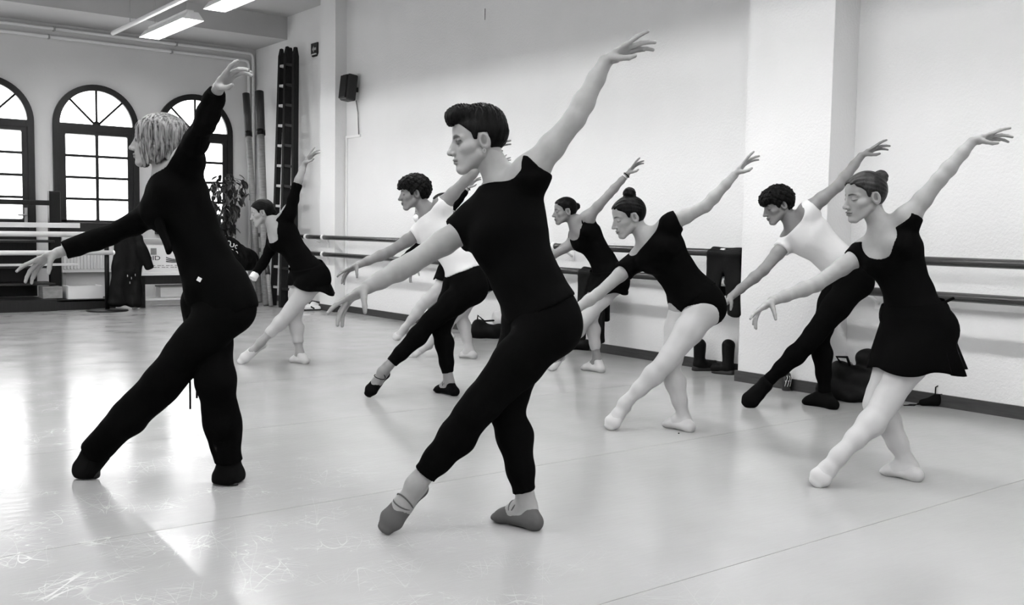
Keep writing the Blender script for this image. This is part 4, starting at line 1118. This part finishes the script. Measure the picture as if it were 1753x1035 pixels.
def wear_teacher(c):
    J, h = c['J'], c['h']
    pr = {}
    for s_ in 'LR':
        Hp, K, A_ = J['h' + s_], J['k' + s_], J['a' + s_]
        sec = [(Hp, .060), (lerp(Hp, K, .4), .060), (lerp(Hp, K, .9), .052), (K, .050), (lerp(K, A_, .5), .046), (lerp(K, A_, .97), .038)]
        pr[s_] = [Seg(a[0], b[0], a[1] * h, b[1] * h) for a, b in zip(sec, sec[1:])]
    G = [(c['gp'](c['torso'][:2] + [p for p in c['torso'] if isinstance(p, Ell)][:2], .016), [(J['pel'] + c['pu'] * .06 * h, c['pu'])], True)]
    for s_ in 'LR': G.append((pr[s_], [c['cutat']('k' + s_, 'a' + s_, 1.0)], False))
    trs = c['garment']('loose_trousers', m_blk, G, .05, .0035, None, 26.0, seed=4)
    top(c, 'long_sleeved_top', m_blk, .026, (1.9, 1.86), .072, [neck_sub(c, .050)], .003, .013)
    # loose front corner of the cardigan
    blob('cardigan_front', [Seg(J['chest'] + c['fwdS'] * .06 * h + c['latS'] * -.03 * h, J['waist'] + c['fwdS'] * .115 * h + np.array([0, 0, .06]), .035, .022, .02, .012, c['latS'])], m_blk, c['root'], .008, .02, .002)
    tg = lerp(J['pel'], J['waist'], .45) + c['fwdH'] * .052 * h + c['latH'] * .062 * h
    tag_p = px(341, 478, 4.33); 
    me = bpy.data.meshes.new('label_tag')
    b0 = c['root']; d = np.array(tag_p) - np.array(b0.location); tl = np.array([d[0] * ca + d[1] * sa, -d[0] * sa + d[1] * ca, d[2]])
    bm = bmesh.new(); bbox_(bm, (-.009, -.0015, -.009), (.009, .0015, .009), Matrix.Translation(tuple(tl)) @ Matrix.Rotation(.5, 4, 'Y')); link('label_tag', mesh_from(bm, 'label_tag'), m_card, c['root'])
    for k, (dx, L) in enumerate(((0.0, .30), (.03, .22))):
        s0 = J['pel'] + c['fwdH'] * .075 * h + np.array([-.02 + dx, -.03, -.06]); 
        s1 = np.array([s0[0] + .012, s0[1], J['kR'][2] - .11 + .05 * k])
        tube('drawstring', [tuple(s0), tuple(lerp(s0, s1, .5) + np.array([.006, 0, 0])), tuple(s1)], .0045, m_blk, trs, 6)
    for s_ in 'LR':
        A0, heel, ins, ball, Tt, d, pl_, lt = c['P']['_foot' + s_]
        pr_ = c['gp'](c['lim']['foot' + s_], .010)
        sn = c['garment']('sneaker', m_slipb, [(pr_, [(A0 - pl_ * .02 * h, -pl_)], True)], hres=.006, gcuts=[((0, 0, .006), (0, 0, -1.0))])
        so = [Seg(heel + pl_ * .016 * h, ball + pl_ * .014 * h, .026 * h, .030 * h, .010, .009, lt), Seg(ball + pl_ * .014 * h, Tt + pl_ * .008 * h, .030 * h, .022 * h, .009, .008, lt)]
        c['garment']('sneaker_sole', m_sole, [(so, [], True)], hres=.005, gcuts=[((0, 0, .001), (0, 0, -1.0))]).parent = sn

def wear_man(c):
    top(c, 't_shirt', m_blk, .017, (.12, .24), -.012, [neck_sub(c, .043, .0)], .0022, .018)
    legs(c, 'leggings', m_blk, .008, .84, True, .06)
    slippers(c, m_slipg, .005, True, [(.80, .35), (.95, -.35)])
def wear_white(c):
    top(c, 't_shirt', m_wht, .012, (.12, .25), -.045, [neck_sub(c, .043, .0)], .0016, .014)
    legs(c, 'leggings', m_blk, .006, .82, True, .075)
    slippers(c, m_slipb, .005, True, [(.25, .45), (.5, -.45)])
def wear_white2(c):
    top(c, 't_shirt', m_wht, .012, (.14, .32), -.05, [neck_sub(c, .043, .0)], .0016, .014)
    legs(c, 'leggings', m_blk, .006, None, True, .08, feet=False)
    for s_ in 'LR': c['garment']('sock', m_slipb, [(c['gp'](c['lim']['foot' + s_], .006), [], True)], hres=.007)
def wear_long(c):                    # long-sleeved leotard and short skirt, footless tights
    J, h = c['J'], c['h']
    top(c, 'leotard', m_blk, .008, (1.12, 1.86) if not c['P'].get('full') else (1.9, 1.9), None, [Ell(J['neck'] + c['fwdS'] * .05 * h - c['up'] * .03 * h, (.055 * h, .055 * h, .060 * h))], .001, .007)
    ft = bool(c['P'].get('full'))
    legs(c, 'tights', m_tight, .003, .72, True, .04, feet=ft)
    if not ft:
        w = c['lim']['armR'][-1]; d = nrm(J['wR'] - J['eR'])
        c['garment']('white_cuff', m_wht, [([Seg(J['wR'] - d * .05, J['wR'] + d * .03, .034, .036)], [], True)], hres=.006, gcuts=[(J['wR'] + d * .02, d), (J['wR'] - d * .04, -d)])
    else:
        d = nrm(J['wL'] - J['eL']); a, b, _ = [np.array(x) for x in frame_z(d)]
        link('wristband', ring_mesh(J['wL'] + d * .005, a, b, .024, .024, .006, 16), m_black, c['root'])
    sk = c['P']['skirt']
    do_skirt(c, sk, m_blk)
    slippers(c, m_slipp, .007, True)
def do_skirt(c, sk, m):
    J, h = c['J'], c['h']
    tc = lerp(J['pel'], J['waist'], sk.get('top', .55)); bc = J['pel'] + np.array(sk['drop'])
    return skirt(c, m, (.082 * h, .066 * h), (sk['ra'], sk['rb']), tc, bc, sk.get('rip', .008), nrip=sk.get('n', 9), ph=sk.get('ph', 0.0))
def wear_tank(c):
    J, h = c['J'], c['h']
    subs = [Ell(J['neck'] + c['fwdS'] * .035 * h - c['up'] * .005 * h, (.062 * h, .062 * h, .070 * h))]
    for s_ in 'LR': subs.append(Ell(J['s' + s_] + c['latS'] * (1 if s_ == 'L' else -1) * .015 * h, (.045 * h, .045 * h, .045 * h)))
    top(c, 'leotard', m_blk, .008, (0, 0), None, subs, .001)
    ft = bool(c['P'].get('full'))
    legs(c, 'tights', m_tight, .003, .78, True, .04, feet=ft)
    do_skirt(c, c['P']['skirt'], m_blk)
    slippers(c, m_slipp, .007, True)
    if not ft:
        d = nrm(J['wL'] - J['eL']); a, b, _ = [np.array(x) for x in frame_z(d)]
        link('bracelet', ring_mesh(J['wL'] - d * .004, a, b, .025, .025, .006, 16), m_black, c['root'])
        link('bracelet', ring_mesh(J['wL'] - d * .025, a, b, .026, .026, .004, 16), m_pale, c['root'])
def wear_tee_leotard(c):
    J, h = c['J'], c['h']
    top(c, 't_shirt', m_blk, .014, (.22, .36), -.02, [neck_sub(c, .045, .0, .01)], .0025, .017)
    # high-cut leotard bottom
    subs = []
    G = [(c['gp'](c['torso'][:2] + [p for p in c['torso'] if isinstance(p, Ell)][:2], .013), [(J['pel'] + c['pu'] * .05 * h, c['pu'])], True)]
    for s_, sg in (('L', 1), ('R', -1)):
        d = nrm(J['k' + s_] - J['h' + s_])
        subs.append(Seg(J['h' + s_] + d * .055 * h + c['latH'] * sg * .02 * h, J['h' + s_] + d * .3 * h, .066 * h, .07 * h))
    c['garment']('leotard', m_blk, G, subs=subs)
    legs(c, 'tights', m_tightw, .003, None, True, .0, feet=True)
    slippers(c, m_slipp, .007, True)
def wear_front(c):
    J, h = c['J'], c['h']
    subs = [Ell(J['neck'] + c['fwdS'] * .045 * h - c['up'] * .015 * h, (.056 * h, .056 * h, .056 * h))]
    top(c, 'leotard', m_blk, .008, (.07, .22), None, subs, .001, .010)
    lace = lerp(J['chest'], J['neck'], .1) + c['latS'] * .058 * h - c['fwdS'] * .035 * h
    legs(c, 'tights', m_tightw, .004, None, True, .03, feet=True)
    sk_ = do_skirt(c, c['P']['skirt'], m_chif)
    slippers(c, m_slipp, .007, True)
    w0 = lerp(J['pel'], J['waist'], .7) + c['latH'] * .085 * h - c['fwdH'] * .02 * h
    tube('skirt_tie', [tuple(w0), tuple(w0 + np.array([.035, 0, .012])), tuple(w0 + np.array([.07, 0, .03]))], .007, m_blk, sk_, 6)
    nk = J['neck'] + c['fwdS'] * .034 * h - c['up'] * .004 * h
    link('pendant', ring_mesh(nk, c['latS'], c['up'], .004, .008, .002, 10), m_black, c['root'])

REPORT = False
L_ = (-1.0, -0.18, -0.05)
PEOPLE = [
 dict(id=1, h=1.70, fem=True, label='person with blonde bob, black long-sleeved top, loose black trousers and black sneakers', wear=wear_teacher, hair='bob', hairm=m_blond, eye='open', hand=1.08, handL=dict(HIGH, curl=((2, 10, 8), (22, 16, 10), (30, 18, 10), (18, 15, 10))),
      face=(-1, -.10, .02), up=(.12, 0, 1), hs=1.06, head=(268, 241), neck=(287, 306), sL=(322, 268, -.12), eL=(350, 212, -.33), wL=(374, 150, -.50), mL=(403, 117, -.56), thumbL=(0, -.85, .22),
      sR=(272, 362, .06), eR=(186, 403), wR=(100, 432), mR=(64, 449), chest=(306, 345), waist=(350, 440), pel=(375, 503), hL=(385, 535), hR=(352, 530),
      kL=(276, 657), aL=(160, 772), tL=(138, 819), kR=(370, 660, -.10), aR=(392, 790, -.02), cR=(410, 820), tR=(380, 830)),
 dict(id=2, h=1.82, fem=False, label='person with dark quiff, black t-shirt, black leggings and grey ballet slippers', wear=wear_man, hair='quiff', eye='open', extra_head=('earring',), hs=1.02,
      face=(-1, -.22, -.13), up=(.05, 0, 1), head=(817, 241), neck=(868, 318), sL=(912, 290), eL=(984, 203), wL=(1036, 106), mL=(1072, 85),
      sR=(806, 385), eR=(702, 452), wR=(630, 491), mR=(598, 511), chest=(868, 395), waist=(900, 478), pel=(930, 540), hL=(936, 565), hR=(905, 560),
      kL=(806, 712), aL=(711, 830), tL=(655, 914), kR=(866, 700), aR=(903, 868), cR=(926, 909), tR=(846, 889)),
 dict(id=3, h=1.66, fem=True, label='person with low dark bun, black long-sleeved leotard and skirt, raising an arm before the ladder', wear=wear_long, hair='low', bun=(-9.0, -1.0, 3.0), nohand='R',
      skirt=dict(ra=.205, rb=.17, drop=(.03, 0, -.13), rip=.006, tilt=(.22, 0, 0)),
      face=(-1, -.12, -.22), head=(449, 364), neck=(470, 384), sL=(497, 360), eL=(508, 318), wL=(521, 281), mL=(528, 272),
      sR=(468, 416), eR=(453, 446), wR=(434, 474), mR=(424, 488), chest=(488, 405), waist=(512, 440), pel=(532, 469), hL=(537, 480), hR=(517, 478),
      kL=(492, 538), aL=(446, 586), tL=(409, 623), kR=(503, 546), aR=(513, 603), cR=(527, 623), tR=(499, 619)),
 dict(id=4, h=1.74, fem=False, w=.93, label='person with curly dark hair, white t-shirt, black leggings and black ballet slippers with straps', wear=wear_white, hair='curl', skin=m_skind,
      face=(-1, -.15, -.12), head=(709, 330), neck=(735, 367), sL=(758, 350), eL=(797, 309), wL=(835, 268), mL=(848, 255),
      sR=(722, 396), eR=(667, 431), wR=(614, 453), mR=(601, 460), chest=(752, 398), waist=(786, 446), pel=(800, 483), hL=(803, 497), hR=(782, 493),
      kL=(736, 550), aL=(655, 636), tL=(628, 680), kR=(754, 562), aR=(769, 655), cR=(783, 678), tR=(746, 670)),
 dict(id=5, h=1.66, fem=True, full=True, label='person in black tank leotard and pale tights almost hidden behind two dancers', wear=wear_tank, hair='bun', bun=(-5, 9, 3.2),
      skirt=dict(ra=.19, rb=.16, drop=(.03, 0, -.15)),
      face=(-1, -.12, -.1), head=(757, 352), neck=(776, 374), sL=(795, 368), eL=(824, 328), wL=(848, 292), mL=(856, 282),
      sR=(776, 405), eR=(742, 432), wR=(715, 455), mR=(705, 465), chest=(793, 398), waist=(818, 440), pel=(832, 468), hL=(836, 478), hR=(820, 476),
      kL=(774, 543), aL=(734, 588), tL=(699, 611), kR=(788, 540), aR=(804, 600), cR=(815, 614), tR=(788, 611)),
 dict(id=6, h=1.66, fem=True, full=True, label='person wearing a white face mask and wristband, mostly hidden behind the curly-haired dancer', wear=wear_long, hair='low', bun=(-9, 0, 2.6), extra_head=('mask',),
      skirt=dict(ra=.20, rb=.165, drop=(-.05, 0, -.12)),
      face=(-1, -.15, -.12), head=(725, 363), neck=(742, 383), sL=(757, 378), eL=(781, 348), wL=(801, 323), mL=(808, 314),
      sR=(736, 404), eR=(708, 428), wR=(684, 448), mR=(676, 456), chest=(752, 404), waist=(769, 436), pel=(779, 458), hL=(783, 466), hR=(768, 464),
      kL=(722, 523), aL=(692, 562), tL=(675, 582), kR=(742, 530), aR=(764, 566), cR=(776, 582), tR=(752, 579)),
 dict(id=7, h=1.66, fem=True, label='person in black tank leotard and skirt with bracelets, standing close by the barre', wear=wear_tank, hair='bun', bun=(-10.5, 3.0, 3.0), skin=m_skind,
      skirt=dict(ra=.20, rb=.17, drop=(-.02, 0, -.13), rip=.008),
      face=(-1, -.15, -.1), head=(967, 361), neck=(987, 382), sL=(1007, 371), eL=(1043, 332), wL=(1073, 299), mL=(1083, 287),
      sR=(984, 414), eR=(946, 437), wR=(915, 455), mR=(904, 463), chest=(1006, 405), waist=(1033, 447), pel=(1044, 474), hL=(1048, 485), hR=(1030, 483),
      kL=(1000, 548), aL=(960, 606), tL=(940, 634), kR=(1010, 546), aR=(1022, 614), cR=(1034, 638), tR=(997, 632)),
 dict(id=8, h=1.68, fem=True, label='person with high dark bun, black t-shirt over a leotard and white tights', wear=wear_tee_leotard, hair='bun', bun=(-4.0, 12.5, 3.7), hs=1.04,
      face=(-1, -.2, -.32), head=(1076, 371), neck=(1110, 411), sL=(1146, 384), eL=(1208, 353), wL=(1257, 300), mL=(1270, 285),
      sR=(1092, 443), eR=(1024, 503), wR=(970, 540), mR=(955, 550), chest=(1132, 430), waist=(1172, 486), pel=(1195, 516), hL=(1205, 530), hR=(1172, 524),
      kL=(1138, 622), aL=(1069, 691), tL=(1041, 736), kR=(1146, 630), aR=(1172, 719), cR=(1187, 740), tR=(1138, 729)),
 dict(id=9, h=1.76, fem=False, w=.93, label='person with dark mop of hair, white t-shirt, black leggings and black socks', wear=wear_white2, hair='mop', skin=m_skind,
      face=(-1, -.1, -.38), head=(1331, 351), neck=(1362, 385), sL=(1384, 358), eL=(1435, 318), wL=(1474, 267), mL=(1490, 258),
      sR=(1351, 410), eR=(1307, 462), wR=(1251, 508), mR=(1241, 521), chest=(1386, 404), waist=(1428, 442), pel=(1455, 474), hL=(1462, 486), hR=(1438, 484), handR=SOFT,
      kL=(1381, 589), aL=(1311, 655), tL=(1275, 697), kR=(1402, 578), aR=(1413, 678), cR=(1432, 701), tR=(1377, 690)),
 dict(id=10, h=1.70, fem=True, label='person with brown bun, black leotard, sheer black skirt and pale tights near the wide pilaster', wear=wear_front, hair='bun', hairm=m_hairb, bun=(-9.0, 8.0, 3.3), hs=1.04,
      skirt=dict(ra=.215, rb=.19, drop=(.03, 0, -.225), rip=.024, n=10, top=.8),
      face=(-1, -.22, -.15), head=(1480, 337), neck=(1513, 398), sL=(1556, 370), eL=(1608, 307), wL=(1664, 243), mL=(1688, 236),
      sR=(1477, 432), eR=(1397, 487), wR=(1322, 515), mR=(1304, 527), chest=(1530, 435), waist=(1558, 508), pel=(1568, 552), hL=(1584, 575), hR=(1548, 572),
      kL=(1510, 698), aL=(1435, 781), tL=(1393, 833), kR=(1500, 692), aR=(1557, 799), cR=(1578, 825), tR=(1510, 810)),
]
for P in PEOPLE: build_person(P)

# ================================================================== BELONGINGS ALONG THE WALL
def boot(name, loc, rz, label, lying=False, m=None, hgt=.30, ln=.26):
    root = empty(name, loc, rz)
    blob('shaft', [Seg((0, 0, .06), (0, 0, hgt), .048, .055, .042, .05, (1, 0, 0)), Seg((-.01, 0, .05), (ln * .62, 0, .045), .042, .040, .046, .036, (0, 1, 0)), Seg((ln * .5, 0, .04), (ln * .72, 0, .035), .04, .032)],
         m or m_bag, root, .008, .03, .002, floor=.015)
    blob('sole', [Seg((-.02, 0, .012), (ln * .75, 0, .012), .045, .045, .045, .012, (0, 1, 0))], m_sole, root, .006, .01, floor=.0)
    return setp(root, label, 'boot')
def at_floor(u, v): return gnd(u, v)[0]
# boots by the wide pilaster
p = at_floor(1197, 634)
boot('ankle_boot', (p[0], p[1], 0), RZ + .15, 'black soft boot with drawcord standing against the baseboard', hgt=.22, ln=.30)
p = at_floor(1248, 640); boot('ankle_boot', (p[0] - .02, p[1], 0), RZ + 2.6, 'tall black boot standing beside the edge of the wide pilaster', hgt=.24, ln=.16)
# hanging clothes on the barre
def hanging(name, y, z0, z1, w, label, legs_=True):
    root = empty(name, (XB, y, z1))
    pr = [Seg((-.035, -w * .5, -.0), (-.035, w * .5, 0), .03, .03), Seg((.035, -w * .5, -.0), (.035, w * .5, 0), .028, .028), Seg((0, -w * .5, .032), (0, w * .5, .032), .016, .016)]
    for s in (-1, 1):
        pr.append(Seg((-.045, s * w * .28, -.02), (-.05, s * w * .42, z0 - z1), w * .30, w * .26, .022, .03, (0, 1, 0)))
        pr.append(Seg((.04, s * w * .28, -.02), (.05, s * w * .34, (z0 - z1) * .7), w * .28, w * .22, .018, .022, (0, 1, 0)))
    blob('fabric', pr, m_bag, root, .01, .025, .003, freq=30)
    return setp(root, label, 'clothing')
hanging('hanging_trousers', ybar(1018, 470), .16, ZL, .30, 'black trousers draped over the lower barre')
hanging('hanging_sweater', ybar(1246, 440), .53, ZU, .30, 'black garment draped over the upper barre end beside the wide pilaster')
# bags
def bag(loc, rz, prims, label, straps=(), white=(), nm='bag', k=.05):
    root = empty(nm, loc, rz)
    blob('bag_body', prims, m_bag, root, .010, k, .009, freq=24, floor=0.0)
    for s in straps: tube('strap', s, .010, m_bag, root, 8)
    for w in white: blob('white_bundle', w, m_wht, root, .008, .03, .006, freq=45)
    return setp(root, label, 'bag')
p = at_floor(832, 578)
bag((p[0], p[1], 0), RZ + .1, [Seg((-.10, 0, .07), (.10, 0, .07), .09, .09), Ell((-.08, 0, .15), (.07, .06, .05))], 'black bag slumped at the wall with a white bundle on top',
    [[(-.1, 0, .14), (-.09, 0, .24), (-.02, 0, .18), (.12, 0, .19)]], [[Ell((.13, .03, .20), (.07, .06, .08))]])
p = at_floor(868, 582)
bag((p[0] + .03, p[1] - .12, 0), RZ, [Seg((-.05, 0, .06), (.12, 0, .06), .08, .08), Ell((.06, 0, .15), (.06, .05, .06))], 'second black bag, lying beside the bag with the white bundle', [[(-.02, 0, .12), (.03, 0, .26), (.1, 0, .14)]])
p = at_floor(995, 599)
bag((p[0], p[1] + .05, 0), RZ, [Seg((-.05, 0, .05), (.10, 0, .05), .06, .065), Ell((-.05, 0, .12), (.05, .04, .05))], 'small black shoe bag on the floor under the draped trousers', [[(-.07, 0, .12), (-.03, 0, .17), (.03, 0, .11)]])
p = at_floor(1460, 682)
bag((p[0] - .05, p[1] - .02, 0), RZ, [Seg((-.16, 0, .08), (.20, 0, .08), .09, .10), Ell((-.08, 0, .20), (.09, .08, .08)), Ell((.12, .02, .28), (.10, .08, .09)), Ell((.05, 0, .15), (.14, .09, .10)), Seg((-.05, -.1, .04), (.08, -.1, .04), .04, .035)],
    'large slumped black bag piled against the wall behind the sheer skirt', [[(-.09, -.03, .26), (-.13, -.04, .31), (-.06, -.05, .31), (-.03, -.03, .25)]])
p = at_floor(1427, 655)
gb = empty('stuff_sack', (6.40, 4.22, 0), RZ); blob('sack_cloth', [Ell((0, 0, .10), (.07, .06, .11)), Ell((0, 0, .2), (.03, .03, .04))], m_grey, gb, .008, .03, .004, floor=0.0)
setp(gb, 'small grey sack half hidden behind the large black bag', 'sack')
# pair of slippers with laces
p = at_floor(1617, 693)
for i, dx in enumerate((-.09, .11)):
    root = empty('dance_shoe', (p[0] + dx * .8 - .04, p[1] - dx * .6 - .03, 0), RZ + .1 + .5 * i)
    up_ = blob('upper', [Seg((-.075, 0, .025), (.01, 0, .035), .024, .036), Seg((.01, 0, .035), (.045, 0, .075), .036, .026)], m_slipb, root, .006, .02, .001, floor=.004, subs=[Ell((.035, 0, .115), (.04, .022, .035))])
    tube('lace', [(.05, 0, .07), (.075, .01, .125), (.05, .015, .145), (.02, .01, .13), (.015, .0, .06)], .0045, m_slipb, up_, 6)
    if i == 0: tube('lace', [(-.08, 0, .03), (-.14, -.01, .006), (-.21, 0, .006), (-.15, .03, .006), (-.09, .01, .01)], .0035, m_slipb, up_, 6)
    setp(root, ['black dance shoe with a loose lace trailing on the floor by the baseboard', 'black dance shoe with looped lace leaning on its pair by the baseboard'][i], 'shoe', 'pair of black dance shoes')
# white shoes by the slim pilaster
for i, (u, v) in enumerate(((533, 531), (546, 529))):
    p = at_floor(u, v); root = empty('trainer', (p[0], p[1], 0), RZ + .4 + .2 * i)
    blob('upper', [Seg((-.08, 0, .05), (.10, 0, .03), .045, .032), Seg((-.09, 0, .05), (-.08, 0, .085), .038, .036)], m_white, root, .008, .03, floor=.012, subs=[Ell((-.075, 0, .12), (.045, .024, .05))])
    blob('sole', [Seg((-.10, 0, .01), (.12, 0, .01), .042, .04, .012, .012, (0, 1, 0))], m_sole, root, .007, .01, floor=0.0)
    blob('stripe', [Seg((-.01, -.030, .05), (.03, -.030, .03), .014, .012)], m_black, root, .006, .01)
    setp(root, ['white trainer with black stripe lying by the slim pilaster', 'white trainer with black stripe nearer the slim pilaster baseboard'][i], 'shoe', 'pair of white trainers')
# drink bottle
p = at_floor(1346, 668)
bo = empty('drink_bottle', (p[0], p[1], 0))
lathe('bottle_body', [(.030, 0), (.035, .01), (.035, .10), (.028, .125), (.016, .14)], mat('bottle_dark', .012, .25, .5), bo, 20)
lathe('cap', [(.020, .138), (.020, .165), (.017, .168)], m_black, bo, 16)
for k in range(6):
    a = -2.2 + .28 * k + RZ; zz = .035 + .035 * (k % 2)
    tube('label_scribble', [(.0362 * math.cos(a), .0362 * math.sin(a), zz), (.0362 * math.cos(a + .25), .0362 * math.sin(a + .25), zz + .03), (.0362 * math.cos(a + .1), .0362 * math.sin(a + .1), zz + .045)], .0022, m_white, bo, 5)
setp(bo, 'dark drink bottle with pale scribbled print standing by the pilaster baseboard', 'bottle')
# small dark pebble on the floor by the slippered foot
p = at_floor(1162, 742); st = blob('grit_speck', [Ell((p[0], p[1], .003), (.006, .005, .004))], m_black, None, .002, .002)
setp(st, 'tiny dark speck on the floor by the white-tights heel', 'speck')
